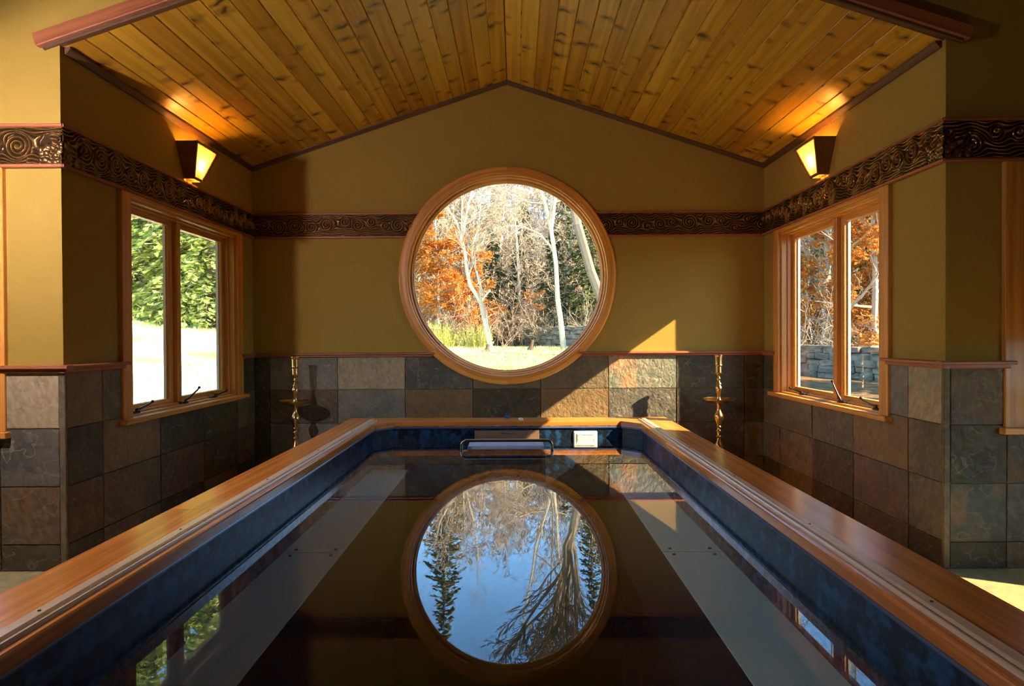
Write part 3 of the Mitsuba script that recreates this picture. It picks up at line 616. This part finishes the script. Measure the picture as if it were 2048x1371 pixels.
# ------------------------------------------------------------------ standing lamp beside the viewer (its shadows fall on the end wall)
k = thing('floor_lamp', 'standing lamp with a globe bulb and an added dark metal light shield', 'lamp')
lx, ly, lz = -2.48, 2.36, 2.12
part(k, 'base', mikit.ply(lathe([(0, 0), (0.14, 0), (0.14, 0.012), (0.12, 0.022), (0.02, 0.03), (0, 0.03)], 32).apply_translation((lx - 0.04, ly - 0.09, 0)), 'dark_metal', smooth=35))
part(k, 'pole', mikit.ply(trimesh.creation.cylinder(0.011, lz - 0.10, sections=14).apply_translation((lx - 0.04, ly - 0.09, 0.03 + (lz - 0.10)/2)), 'dark_metal', smooth=35))
hood = lathe([(0.02, -0.10), (0.06, -0.085), (0.10, -0.045), (0.135, 0.028), (0.132, 0.029), (0.097, -0.042), (0.058, -0.08), (0.02, -0.095), (0.02, -0.10)], 40)  # added to keep the lamp's light off the room behind it
hz = np.array((0.42, 0.64, -0.46)); hz /= np.linalg.norm(hz); hx = np.cross(hz, (0, 0, 1)); hx /= np.linalg.norm(hx)
part(k, 'hood', mikit.ply(place(hood, hx, np.cross(hz, hx), hz, (lx, ly, lz)), 'dark_metal', smooth=40))
sh = mikit.ply(trimesh.creation.icosphere(3, 0.02).apply_translation((lx, ly, lz)), 'white_plastic', smooth=True)
sh['emitter'] = {'type': 'area', 'radiance': rgb(*[c * 530 for c in LAMP_POWER])}
part(k, 'globe_bulb', sh)
# ------------------------------------------------------------------ outdoors: ground
def gz(x, y):
    x, y = np.asarray(x, float), np.asarray(y, float)
    s = np.clip((y - 8) / 20, 0, 1); s = s*s*(3 - 2*s)
    z = -0.18 + 0.93*s * (1 - 0.75*np.clip((x - 3)/6, 0, 1)*np.clip((30 - y)/8, 0, 1))
    z = z + 0.085*np.maximum(0, -x - 2.5) * np.clip((y - 2)/10, 0, 1)
    z = z + 0.19*np.maximum(0, y - 33) + 0.10*np.maximum(0, np.abs(x) - 14)*np.clip((y - 12)/12, 0, 1)
    return z + 0.10*(meshkit.fbm(np.stack([x*0.35, y*0.35, x*0], -1), 3, 5) - 0.5)
gx, gy = np.meshgrid(np.concatenate([np.linspace(-90, -22, 20), np.linspace(-20, 20, 81), np.linspace(22, 90, 20)]), np.concatenate([np.linspace(-8, 40, 97), np.linspace(42, 130, 30)]), indexing='ij')
gv = np.stack([gx, gy, gz(gx, gy)], -1)
n0, n1 = gx.shape; idx = np.arange(n0*n1).reshape(n0, n1)
q = np.stack([idx[:-1, :-1], idx[1:, :-1], idx[1:, 1:], idx[:-1, 1:]], -1).reshape(-1, 4)
ce = gv.reshape(-1, 3)[q].mean(1)
q = q[~((np.abs(ce[:, 0]) < 5.0) & (ce[:, 1] < 3.6)) & ~((np.abs(ce[:, 0]) < 2.6) & (ce[:, 1] < 6.3))]
struct('ground', 'lawn of dry and green grass running to leaf litter under the woods', mikit.ply(trimesh.Trimesh(gv.reshape(-1, 3), np.vstack([q[:, [0, 1, 2]], q[:, [0, 2, 3]]]), process=False), 'ground_cover', smooth=True))

# ------------------------------------------------------------------ plant meshes
class Plant:
    def __init__(s): s.v, s.f, s.c, s.n = [], [], [], 0
    def add(s, v, f, c):
        s.v.append(v); s.f.append(f + s.n); s.c.append(np.broadcast_to(c, v.shape)); s.n += len(v)
    def tubes(s, P0, P1, r0, r1, c, sides):
        P0, P1 = np.asarray(P0), np.asarray(P1)
        if not len(P0): return
        d = P1 - P0; d = d/(np.linalg.norm(d, axis=1, keepdims=True) + 1e-9)
        a = np.cross(d, (0.36, 0.48, 0.8)); a /= np.linalg.norm(a, axis=1, keepdims=True) + 1e-9; b = np.cross(d, a)
        n = len(P0)
        if sides == 2:      # flat ribbons for the finest twigs
            w = a*np.cos(np.arange(n)*2.4)[:, None] + b*np.sin(np.arange(n)*2.4)[:, None]
            v = np.stack([P0 - w*r0[:, None], P0 + w*r0[:, None], P1 + w*r1[:, None], P1 - w*r1[:, None]], 1).reshape(-1, 3)
            i = np.arange(n)[:, None]*4
            f = np.concatenate([i + (0, 1, 2), i + (0, 2, 3)])
        else:
            an = np.arange(sides)*2*np.pi/sides
            o = np.cos(an)[None, :, None]*a[:, None] + np.sin(an)[None, :, None]*b[:, None]
            v = np.concatenate([P0[:, None] + o*r0[:, None, None], P1[:, None] + o*r1[:, None, None]], 1).reshape(-1, 3)
            k = np.arange(sides); l = (k + 1) % sides
            t = np.concatenate([np.stack([k, l, l + sides], 1), np.stack([k, l + sides, k + sides], 1)])
            f = (np.arange(n)[:, None, None]*2*sides + t[None]).reshape(-1, 3)
        cc = np.asarray(c, float)
        if cc.ndim == 2: cc = np.repeat(cc, len(v)//n, 0)
        s.add(v, f, cc)
    def quads(s, C, U, W, c):
        n = len(C)
        v = np.stack([C - U - W*0.4, C + W*0.0 - U*0.1 + W, C + U - W*0.3, C - W], 1).reshape(-1, 3)
        i = np.arange(n)[:, None]*4
        s.add(v, np.concatenate([i + (0, 1, 2), i + (0, 2, 3)]), np.repeat(c, 4, 0))
    def ply(s, bsdf): return mikit.ply(trimesh.Trimesh(np.vstack(s.v), np.vstack(s.f), process=False), bsdf, smooth=False, color=np.vstack(s.c))
def unit(v): return v/(np.linalg.norm(v, axis=-1, keepdims=True) + 1e-12)
def polyline(r, p, d, L, n, wob, up):
    pts = [p]
    for _ in range(n):
        d = unit(d + r.normal(0, wob, 3) + (0, 0, up)); p = p + d*L/n; pts.append(p)
    return np.array(pts)
def skeleton(r, trunks, spec, reach=1.0):
    """trunks: [(pts, r0, r1, start)], spec: per level (children, length ratio, angle, wobble, up, segments). Returns per level lists of (P0, P1, r0, r1)."""
    levels = [[] for _ in range(len(spec) + 1)]; cur = []
    for pts, r0, r1, st in trunks:
        pts = np.asarray(pts, float); rr = np.linspace(r0, r1, len(pts)); cur.append((pts, rr, st))
    for lv in range(len(spec) + 1):
        nxt = []
        for pts, rr, st in cur:
            for i in range(len(pts) - 1): levels[lv].append((pts[i], pts[i+1], rr[i], rr[i+1]))
            if lv == len(spec): continue
            nch, ratio, ang, wob, up, ns = spec[lv]
            L = np.linalg.norm(np.diff(pts, axis=0), axis=1).sum()
            for k in range(nch):
                t = st + (1 - st)*(k + r.uniform(0, 1))/nch
                x = t*(len(pts) - 1); i = min(int(x), len(pts) - 2); p = pts[i] + (pts[i+1] - pts[i])*(x - i)
                d = unit(pts[i+1] - pts[i]); a = unit(np.cross(d, r.normal(0, 1, 3))); th = ang*r.uniform(0.65, 1.25)
                cd = d*math.cos(th) + a*math.sin(th)
                cl = L*ratio*r.uniform(0.6, 1.15)*(1.15 - 0.6*t); rad = (rr[i] + (rr[i+1] - rr[i])*(x - i))*0.55
                q = polyline(r, p, cd, cl, ns, wob, up)
                nxt.append((q, np.linspace(rad, max(rad*0.35, 0.0022), ns + 1), 0.2))
        cur = nxt
    return levels
def wood_mesh(levels, c_trunk, c_twig, r, sides=(7, 5, 3, 2, 2, 2), thin=0.0035):
    pl = Plant()
    for i, lv in enumerate(levels):
        if not lv: continue
        P0, P1, r0, r1 = (np.array(x) for x in zip(*lv))
        t = min(1.0, i/3); col = np.array(c_trunk)*(1 - t) + np.array(c_twig)*t
        col = col*(1 + 0.25*(r.random((len(P0), 1)) - 0.5))
        pl.tubes(P0, P1, np.maximum(r0, thin), np.maximum(r1, thin), col, sides[i])
    return pl
def leaves(r, pts, n, spread, size, cols, flat=0.6):
    i = r.integers(0, len(pts), n); C = pts[i] + r.normal(0, spread, (n, 3))*(1, 1, 0.6)
    U = r.normal(0, 1, (n, 3)); U[:, 2] *= 1 - flat; U = unit(U); W = r.normal(0, 1, (n, 3)); W[:, 2] *= 1 - flat; W = unit(W - U*(W*U).sum(1, keepdims=True))
    sz = size*r.uniform(0.6, 1.3, (n, 1)); c = np.array(cols)[r.integers(0, len(cols), n)]*r.uniform(0.75, 1.2, (n, 1))
    pl = Plant(); pl.quads(C, U*sz, W*sz*0.7, c); return pl
def conifer(r, H, R, cols, whorls=50, per=6, droop=0.35, spray=0.17, base=0.06, sides=4, nspray=26):
    wd, fo = Plant(), Plant(); tr = polyline(r, np.zeros(3), np.array((0, 0, 1.0)), H, 8, 0.01, 0.2)
    rr = np.linspace(0.018*H, 0.01, len(tr)); wd.tubes(tr[:-1], tr[1:], rr[:-1], rr[1:], np.array((0.16, 0.12, 0.09)), 6)
    B0, B1, SC, SU, SW, CC = [], [], [], [], [], []
    for w in range(whorls):
        t = base + (1 - base)*(w + r.uniform(0, 1))/whorls
        zc = t*H; L0 = R*(1 - t)**0.8*r.uniform(0.75, 1.1) + 0.12
        for k in range(per):
            a = r.uniform(0, 2*np.pi); L = L0*r.uniform(0.6, 1.1); d = np.array((math.cos(a), math.sin(a), r.uniform(-0.15, 0.2)))
            x = np.linspace(0, 1, 5)[:, None]; P = np.array((0, 0, zc)) + d*L*x + np.array((0, 0, -1.0))*droop*L*x*x
            B0.append(P[:-1]); B1.append(P[1:])
            m = max(3, int(nspray*L/R + 3)); s_ = np.sqrt(r.uniform(0.05, 1, m)); C = np.array((0, 0, zc)) + d*L*s_[:, None] + np.array((0, 0, -1.0))*droop*L*(s_*s_)[:, None]
            side = np.cross(d, (0, 0, 1.0)); o = r.uniform(-1, 1, m)[:, None]*side*0.32*L*(1.1 - s_[:, None])
            SC.append(C + o + r.normal(0, 0.03, (m, 3))); u = unit(d + side*np.sign(o @ side)[:, None]*0.9 + r.normal(0, 0.25, (m, 3)) + (0, 0, -droop*0.9))
            SU.append(u*spray*r.uniform(0.5, 1.1, (m, 1))); SW.append(unit(np.cross(u, r.normal(0, 1, (m, 3))*(0.3, 0.3, 1)))*spray*0.20)
            CC.append(np.array(cols)[r.integers(0, len(cols), m)]*r.uniform(0.7, 1.25, (m, 1)))
    B0, B1 = np.vstack(B0), np.vstack(B1); wd.tubes(B0, B1, np.full(len(B0), 0.014), np.full(len(B0), 0.009), np.array((0.20, 0.15, 0.10)), 3)
    C, U, W, c = np.vstack(SC), np.vstack(SU), np.vstack(SW), np.vstack(CC)
    fo.quads(C, U, W, c)
    fo.quads(C + U*0.2 + W*0.8, U*0.8 + W*0.6, W*0.8 - U*0.15, c*0.95); fo.quads(C + U*0.2 - W*0.8, U*0.8 - W*0.6, W*0.8 + U*0.15, c*1.05)
    return wd.ply('bark'), fo.ply('leaf')
BS = ((12, 0.42, 0.85, 0.16, 0.10, 5), (7, 0.45, 0.75, 0.2, 0.06, 4), (6, 0.5, 0.7, 0.22, 0.05, 3), (4, 0.55, 0.65, 0.2, 0.03, 2))
PALE, TWIG = (0.54, 0.46, 0.33), (0.40, 0.31, 0.20)
def at(x, y, rz=0.0, s=1.0, dz=-0.05): return T().translate((x, y, float(gz(x, y)) + dz)).rotate((0, 0, 1), rz).scale(s)
def put(k, parts, M):
    for nm, sh, kind in parts: part(k, nm, {**sh, 'to_world': M}, None, kind)
def rp(seed): return np.random.default_rng(seed)
def wpt(px, py, Y):   # a point of the view measured off the photograph, at depth Y
    return np.array((EYE[0] + (px - 1016)/1326*Y, Y, EYE[2] - (py - 672)/1326*Y))

# the two pale trees seen through the round window, and the big leaning one, each at its own distance
def feature(name, label, trunks, spec, seed, ct=PALE, cw=TWIG, thin=0.006, category='tree'):
    r = rp(seed); lv = skeleton(r, trunks, spec)
    k = thing(name, label, category); part(k, 'trunk_and_branches', wood_mesh(lv, ct, cw, r, thin=thin).ply('bark')); return k, lv
Y1 = 27.0
A = [wpt(*q, Y1) for q in ((966, 696), (954, 636), (946, 601))]; 
Lf = [wpt(*q, Y1) for q in ((946, 601), (925, 569), (919, 534), (916, 506), (909, 478))]; Rt = [wpt(*q, Y1) for q in ((946, 601), (946, 569), (937, 537), (929, 512), (933, 480), (950, 440))]
up1 = [wpt(*q, Y1) for q in ((909, 478), (900, 445), (880, 415), (862, 380), (850, 330))]; up2 = [wpt(*q, Y1) for q in ((909, 478), (916, 440), (922, 410), (932, 375), (938, 320), (936, 250))]
feature('bare_tree', 'pale bare tree with a twin curved trunk, left in the round window', [(A, 0.115, 0.095, 0.9), (Lf, 0.085, 0.07, 0.3), (Rt, 0.06, 0.025, 0.3), (up1, 0.06, 0.012, 0.1), (up2, 0.07, 0.012, 0.1)],
        ((5, 0.6, 0.8, 0.18, 0.08, 5), (6, 0.5, 0.75, 0.2, 0.05, 4), (5, 0.5, 0.7, 0.22, 0.03, 3), (3, 0.5, 0.6, 0.2, 0.02, 2)), 1)
Y2 = 25.5
B = [wpt(*q, Y2) for q in ((1112, 700), (1106, 640), (1100, 597), (1097, 527), (1088, 460), (1078, 415), (1070, 390), (1054, 340), (1046, 280), (1030, 200), (1020, 120))]
B2 = [wpt(*q, Y2) for q in ((1088, 460), (1096, 400), (1098, 340), (1106, 260), (1112, 170))]
B3 = [wpt(*q, Y2) for q in ((1094, 500), (1065, 468), (1030, 452), (1000, 450), (960, 470))]
feature('bare_tree', 'tall pale straight bare tree, right of centre in the round window', [(B, 0.115, 0.02, 0.42), (B2, 0.075, 0.012, 0.2), (B3, 0.045, 0.01, 0.2)], ((8, 0.36, 0.85, 0.17, 0.06, 5), (6, 0.5, 0.75, 0.2, 0.05, 4), (5, 0.5, 0.7, 0.22, 0.03, 3), (3, 0.5, 0.6, 0.2, 0.02, 2)), 2)
Y3 = 22.0      # the big one: seen mirrored in the water, fanning out against the sky
C3 = [wpt(*q, Y3) for q in ((1205, 690), (1192, 610), (1166, 540), (1141, 450), (1128, 380), (1120, 330), (1098, 245), (1090, 190))]
F1 = [wpt(*q, Y3) for q in ((1090, 190), (1078, 130), (1050, 80), (1010, 60), (960, 55))]; F2 = [wpt(*q, Y3) for q in ((1098, 245), (1088, 150), (1086, 70), (1080, -40), (1070, -160))]; F3 = [wpt(*q, Y3) for q in ((1090, 190), (1070, 110), (1040, 30), (1000, -50), (960, -110))]; F4 = [wpt(*q, Y3) for q in ((1086, 70), (1110, 0), (1130, -80), (1150, -170))]
feature('bare_tree', 'big bare tree leaning left, its fan of branches mirrored in the pool', [(C3, 0.17, 0.11, 0.55), (F1, 0.06, 0.012, 0.1), (F2, 0.075, 0.012, 0.1), (F3, 0.065, 0.012, 0.1), (F4, 0.05, 0.01, 0.1)],
        ((14, 0.60, 0.65, 0.13, 0.10, 5), (8, 0.5, 0.55, 0.15, 0.08, 4), (7, 0.5, 0.5, 0.16, 0.06, 3), (5, 0.5, 0.5, 0.16, 0.04, 2)), 3, (0.24, 0.20, 0.14), (0.20, 0.15, 0.10), 0.0125)  # bark colour darkened for the shadow this tree stands in
Y4 = 20.0
D4 = [wpt(*q, Y4) for q in ((1245, 700), (1235, 500), (1215, 360), (1200, 245), (1175, 170), (1160, 110), (1150, 40), (1140, -40), (1120, -130))]
feature('bare_tree', 'bare tree at the right edge of the mirrored round window', [(D4, 0.11, 0.02, 0.45)], ((15, 0.40, 0.75, 0.15, 0.06, 5), (8, 0.5, 0.6, 0.16, 0.06, 4), (6, 0.5, 0.55, 0.18, 0.04, 3), (4, 0.5, 0.5, 0.16, 0.03, 2)), 4, (0.52, 0.46, 0.36), (0.24, 0.18, 0.12), 0.011)

# background woods: three bare kinds, copied
bare = []
for sd in (21, 22, 23):
    r = rp(sd); tr = polyline(r, np.zeros(3), np.array((r.normal(0, 0.06), 0, 1.0)), 15.0, 9, 0.05, 0.12)
    bare.append(wood_mesh(skeleton(r, [(tr, 0.11, 0.02, 0.16)], ((17, 0.34, 0.95, 0.17, 0.10, 4), (7, 0.45, 0.75, 0.2, 0.05, 3), (6, 0.5, 0.7, 0.2, 0.03, 2), (3, 0.6, 0.65, 0.2, 0.02, 1))), (0.48, 0.40, 0.28), (0.43, 0.34, 0.22), r, (5, 3, 2, 2, 2), 0.017).ply('bark'))
r = rp(40); spots = []
for lo, hi, y0, y1, n in ((-0.20, 0.19, 31, 66, 84), (0.36, 0.64, 25, 50, 16), (-0.66, -0.38, 40, 60, 8), (-0.38, -0.2, 36, 55, 5), (0.19, 0.36, 34, 55, 5)):
    for i in range(n):
        Y = r.uniform(y0, y1); x_ = (lo + (hi - lo)*(i + r.uniform(0, 1))/n)*Y; spots.append((x_, Y, r.uniform(0, 360), max(0.3, (0.262*Y - float(gz(x_, Y)) + 1.2)/15*r.uniform(0.75, 1.12)), r.integers(0, 3)))
for x, y, a, sc, j in spots:
    q_ = x/y; zone = ('woods seen through the round window' if abs(q_) < 0.2 else 'woods behind the stone wall outside the right window' if q_ > 0.35 else 'woods beyond the pale conifers outside the left window' if q_ < -0.37 else 'woods beside the view of the round window')
    k = thing('woodland_tree', f'thin bare grey-brown tree in the {zone}', 'tree', f'bare trees in the {zone}')
    put(k, (('trunk_and_branches', bare[j], None),), at(x, y, a, sc))
# evergreens
HEM = [(0.10, 0.14, 0.045), (0.13, 0.17, 0.06), (0.075, 0.11, 0.04), (0.18, 0.21, 0.08)]
tall = conifer(rp(58), 17.5, 3.3, [(0.20, 0.21, 0.085), (0.26, 0.22, 0.10), (0.15, 0.18, 0.06)], 76, 6, 0.3, 0.20, nspray=30)
hem = [conifer(rp(50 + i), 9.0, 2.3, HEM, 52, 6, 0.35) for i in range(2)]
for x, y, a, sc, lb in ((1.9, 31, 10, 0.62, 'dark green hemlock just right of the centre of the round window'), (3.6, 30.5, 80, 0.95, 'dark green hemlock near the right edge of the round window'), (-1.1, 33, 200, 0.66, 'dark green hemlock behind the twin-trunked pale tree'),
                        (-5.4, 35.0, 140, 0.62, 'dark green hemlock at the left edge of the round window'), (2.7, 37, 300, 0.9, 'hemlock among the bare trees, far behind the stone wall'), (0.6, 38, 33, 0.8, 'hemlock far back in the middle of the round window'),
                        (14.2, 25.5, 60, 1.2, 'dark hemlock at the top right of the right window'), (-4.9, 45.0, 250, -1.0, 'tall hemlock far back on the left, its top mirrored at the left of the pool'), (5.0, 43, 20, -0.85, 'tall hemlock far back on the right, its top mirrored at the right of the pool')):
    k = thing('hemlock', lb, 'tree'); w, f = hem[int(a) % 2] if sc > 0 else tall; put(k, (('trunk_and_branches', w, None), ('foliage', f, 'stuff')), at(x, y, a, abs(sc)))
LARCH = [(0.62, 0.68, 0.20), (0.52, 0.62, 0.16), (0.72, 0.74, 0.30), (0.34, 0.44, 0.10)]
lar = [conifer(rp(60 + i), 15.0, 4.2, LARCH, 64, 8, 0.5, 0.21, 0.03, nspray=44) for i in range(2)]
for x, y, a, sc in ((-15.2, 30, 0, 1.0), (-17.6, 31.5, 90, 1.05), (-13.3, 29, 200, 0.95), (-19.5, 34, 40, 1.1), (-16.2, 35, 130, 1.1), (-13.0, 34, 310, 1.0), (-10.6, 31, 70, 0.85)):
    k = thing('pale_conifer', 'sunlit pale green drooping conifer beyond the lawn outside the left window', 'tree', 'pale conifers outside the left window'); w, f = lar[int(a) % 20 // 10]
    put(k, (('trunk_and_branches', w, None), ('foliage', f, 'stuff')), at(x, y, a, sc))
for x, y, a, sc in ((8.8, 4.9, 10, 1.15), (13.0, 6.0, 80, 1.0), (9.6, 8.0, 20, 1.25), (11.6, 10.8, 160, 1.25), (15.5, 7.5, 250, 1.15), (13.6, 13.2, 310, 1.0), (16.0, 13.0, 45, 1.2), (14.8, 3.8, 190, 1.05)):
    k = thing('hemlock', 'hemlock in the woods along the right side of the house', 'tree', 'hemlocks along the right side of the house'); w, f = hem[int(a) % 2]; put(k, (('trunk_and_branches', w, None), ('foliage', f, 'stuff')), at(x, y, a, sc))
for x, y, a, sc in ((17.5, 29.5, 30, 1.5), (20.5, 33.0, 110, 1.6), (15.0, 34.0, 250, 1.4), (22.5, 28.0, 15, 1.6), (19.0, 24.5, 75, 1.5)):
    k = thing('hemlock', 'tall hemlock deep in the woods behind the orange beeches outside the right window', 'tree', 'tall hemlocks outside the right window'); w, f = hem[int(a) % 2]; put(k, (('trunk_and_branches', w, None), ('foliage', f, 'stuff')), at(x, y, a, sc))
# beeches that keep orange leaves
ORANGE = [(0.66, 0.27, 0.045), (0.58, 0.20, 0.035), (0.70, 0.36, 0.08), (0.48, 0.15, 0.03), (0.62, 0.42, 0.12)]
def beech(seed, H, n, size=0.06):
    r = rp(seed); tr = polyline(r, np.zeros(3), np.array((0, 0, 1.0)), H, 8, 0.06, 0.15)
    lv = skeleton(r, [(tr, 0.02*H, 0.02, 0.12)], ((20, 0.42, 1.25, 0.10, 0.0, 5), (7, 0.45, 0.8, 0.14, -0.02, 3), (4, 0.5, 0.7, 0.15, 0.0, 2)))
    pts = np.array([s[1] for s in lv[2] + lv[3]])
    return wood_mesh(lv, (0.5, 0.44, 0.36), (0.36, 0.27, 0.18), r, (6, 4, 2, 2), 0.006).ply('bark'), leaves(r, pts, n, 0.10, size, ORANGE).ply('leaf')
bee = [beech(71, 7.0, 17000), beech(72, 6.0, 15000)]
for x, y, a, sc, j, lb in ((-3.35, 29.2, 0, 0.78, 0, 'orange-leaved beech at the left of the round window'), (-2.2, 30.5, 120, 0.70, 1, 'orange beech behind the twin-trunked pale tree'), (-4.5, 28.2, 230, 0.70, 1, 'low orange beech at the left rim of the round window'),
                           (12.0, 22.0, 50, 1.05, 0, 'orange beech in the nearer pane of the right window'), (10.9, 23.6, 170, 0.8, 1, 'thin orange beech in the farther pane of the right window'), (1.0, 33.5, 60, 0.42, 1, 'small rust-brown beech low in the middle of the round window'), (13.6, 23.5, 300, 0.9, 1, 'orange beech behind the stone wall, far right')):
    k = thing('orange_beech', lb, 'tree'); put(k, (('trunk_and_branches', bee[j][0], None), ('foliage', bee[j][1], 'stuff')), at(x, y, a, sc))
# pale trunks seen in the right window
for i, (x, y, h, lean, rad) in enumerate(((10.6, 21.5, 12, 0.03, 0.12), (11.35, 24.0, 13, -0.02, 0.16), (12.35, 22.5, 13, 0.05, 0.2))):
    r = rp(80 + i); z = float(gz(x, y)); tr = polyline(r, np.array((x, y, z - 0.1)), np.array((lean, 0, 1.0)), h, 9, 0.03, 0.1)
    feature('birch_tree', ('slim pale tree in the farther pane of the right window', 'grey-white tree behind the stone wall by the mullion of the right window', 'white-patched trunk in the nearer pane of the right window')[i],
            [(tr, rad, 0.03, 0.15)], ((13, 0.3, 0.95, 0.17, 0.04, 4), (6, 0.45, 0.8, 0.2, 0.0, 3), (5, 0.5, 0.7, 0.2, 0.0, 2)), 90 + i, (0.52, 0.44, 0.31), (0.38, 0.29, 0.18))
# twiggy brush along the wood's edge
brush = []
for sd in (101, 102):
    r = rp(sd); st = [(polyline(r, np.array((r.normal(0, 0.12), r.normal(0, 0.12), 0)), unit(np.array((r.normal(0, 0.5), r.normal(0, 0.5), 1.0))), r.uniform(1.4, 2.6), 5, 0.12, 0.0), 0.022, 0.006, 0.25) for _ in range(8)]
    brush.append(wood_mesh(skeleton(r, st, ((7, 0.5, 0.8, 0.2, 0.0, 3), (5, 0.5, 0.8, 0.2, 0.0, 2))), (0.42, 0.34, 0.23), (0.36, 0.27, 0.17), r, (4, 2, 2), 0.006).ply('bark'))
r = rp(110)
for lo, hi, y0, y1, n in ((-0.16, 0.15, 28.5, 33, 26), (0.40, 0.60, 20.5, 27, 12), (-0.6, -0.42, 33, 38, 6)):
    for i in range(n):
        Y = r.uniform(y0, y1); zn = 'under the trees in the round window' if abs(lo) < 0.2 else 'behind the stone wall in the right window' if lo > 0 else 'below the conifers in the left window'; k = thing('brush_bush', f'bare twiggy bush in the brush {zn}', 'bush', f'bare bushes {zn}')
        put(k, (('branches', brush[i % 2], None),), at((lo + (hi - lo)*(i + r.uniform(0, 1))/n)*Y, Y, r.uniform(0, 360), r.uniform(0.7, 1.3)))
# yellow weeds at the lawn's edge
def weeds(seed, cols):
    r = rp(seed); n = 160; b = r.normal(0, 0.28, (n, 3))*(1, 1, 0); h = r.uniform(0.3, 1.0, n); top = b + np.stack([r.normal(0, 0.12, n), r.normal(0, 0.12, n), h], 1)
    pl = Plant(); pl.tubes(b, top, np.full(n, 0.012), np.full(n, 0.004), np.array(cols)[r.integers(0, len(cols), n)], 2)
    i = r.integers(0, n, 500); t = r.uniform(0.3, 1, (500, 1)); C = b[i]*(1 - t) + top[i]*t + r.normal(0, 0.03, (500, 3)); U = unit(r.normal(0, 1, (500, 3))); W = unit(np.cross(U, r.normal(0, 1, (500, 3))))
    pl.quads(C, U*0.045, W*0.03, np.array(cols)[r.integers(0, len(cols), 500)]); return pl.ply('leaf')
wd = weeds(120, [(0.55, 0.55, 0.14), (0.62, 0.56, 0.22), (0.42, 0.48, 0.12)])
for x, lb in ((-3.6, 'yellow-green weeds under the orange beech, leftmost clump'), (-2.9, 'yellow-green weeds left of the twin-trunked pale tree'), (-1.55, 'yellow weeds just right of the twin-trunked pale tree')):
    scene[thing('weed_clump', lb, 'weeds')] = {**wd, 'to_world': at(x, 27.6, x*100, 1.1)}
# grass blades, long enough to break the lawn's edge
r = rp(130); n = 26000
gx_ = np.concatenate([r.uniform(-4.5, 4.5, n//2), r.uniform(-20, -5, n - n//2)]); gy_ = np.concatenate([r.uniform(15, 29, n//2), r.uniform(10, 34, n - n//2)])
ok = ~((gx_ < -4.6) & ((gx_/gy_ < -0.66) | (gx_/gy_ > -0.38)))
gx_, gy_ = gx_[ok], gy_[ok]; n = len(gx_); b = np.stack([gx_, gy_, gz(gx_, gy_) - 0.01], 1); h = r.uniform(0.04, 0.13, n); top = b + np.stack([r.normal(0, 0.05, n), r.normal(0, 0.05, n), h], 1)
pl = Plant(); pl.tubes(b, top, np.full(n, 0.012), np.full(n, 0.002), np.array([(0.60, 0.55, 0.30), (0.34, 0.42, 0.12), (0.55, 0.46, 0.25)])[r.integers(0, 3, n)], 2)
thing('lawn_grass', 'dry and green grass blades of the lawn', 'grass', None, pl.ply('bark'), kind='stuff')
for x, y, h, lb in ((-1.02, 24.5, 0.30, 'small dark stump on the lawn, left of the two'), (0.62, 25.2, 0.42, 'small leaning dark stump on the lawn, right of the two')):
    m = lathe([(0, h), (0.05, h*0.97), (0.07, h*0.5), (0.12, 0.0), (0, 0)], 12); m.vertices += rp(3).normal(0, 0.008, m.vertices.shape); m.apply_transform(trimesh.transformations.rotation_matrix(0.25, (0, 1, 0)))
    k = thing('tree_stump', lb, 'stump', None, mikit.ply(m, 'stump_bark', smooth=30)); scene[k]['to_world'] = at(x, y, 0, 1.0, -0.02)
scene['stump_bark'] = two({'type': 'diffuse', 'reflectance': rgb(0.12, 0.085, 0.06)})
# dry stone wall
sw = thing('fieldstone_boundary', 'dry-laid grey fieldstone wall at the edge of the woods', 'stone wall')
W0, W1 = np.array((11.6, 16.6)), np.array((0.8, 30.8)); WL = np.linalg.norm(W1 - W0); wd_ = (W1 - W0)/WL; wn = np.array((-wd_[1], wd_[0])); r = rp(140)
def wall_stone(c, L, h, dep):
    p = []
    for sx in (-1, 1):
        for sy in (-1, 1):
            for sz in (-1, 1):
                k_ = 0.5*np.array((L*sx, dep*sy, h*sz)); e_ = r.uniform(0.10, 0.34, 3)
                p += [k_*(1, 1 - e_[1], 1 - e_[2]), k_*(1 - e_[0], 1, 1 - e_[2]), k_*(1 - e_[0], 1 - e_[1], 1)]
    m = trimesh.convex.convex_hull(np.array(p)); a = r.normal(0, 0.07); M = np.eye(4); x3 = np.array((*wd_, 0)); y3 = np.array((*wn, 0))
    M[:3, 0], M[:3, 1], M[:3, 2] = x3*math.cos(a) + np.array((0, 0, math.sin(a))), y3, -x3*math.sin(a) + np.array((0, 0, math.cos(a))); M[:3, 3] = c
    m.apply_transform(M); return m
zoff = 0.0
for course in range(5):
    t = 0.0
    while t < WL:
        L = r.uniform(0.24, 0.62); h = 0.20*r.uniform(0.85, 1.25); P = W0 + wd_*(t + L/2)
        if not (course == 4 and r.random() < 0.12):
            c = np.array((*(P + wn*r.normal(0, 0.03)), float(gz(*P)) + 0.08 + 0.185*course + r.normal(0, 0.012)))
            part(sw, 'stone', mikit.ply(wall_stone(c, L*1.02, h, r.uniform(0.42, 0.6)), 'fieldstone', smooth=False))
        t += L
ts = np.linspace(0, WL, 24); core = []
for a, b in zip(ts[:-1], ts[1:]):
    P, Q = W0 + wd_*a, W0 + wd_*b; z = min(float(gz(*P)), float(gz(*Q)))
    core.append(trimesh.convex.convex_hull(np.array([(*(p + wn*o), z + zz) for p in (P, Q) for o in (-0.12, 0.12) for zz in (-0.1, 0.72)])))
part(sw, 'rubble_core', mikit.ply(cat(core), 'stump_bark'), None, 'stuff')
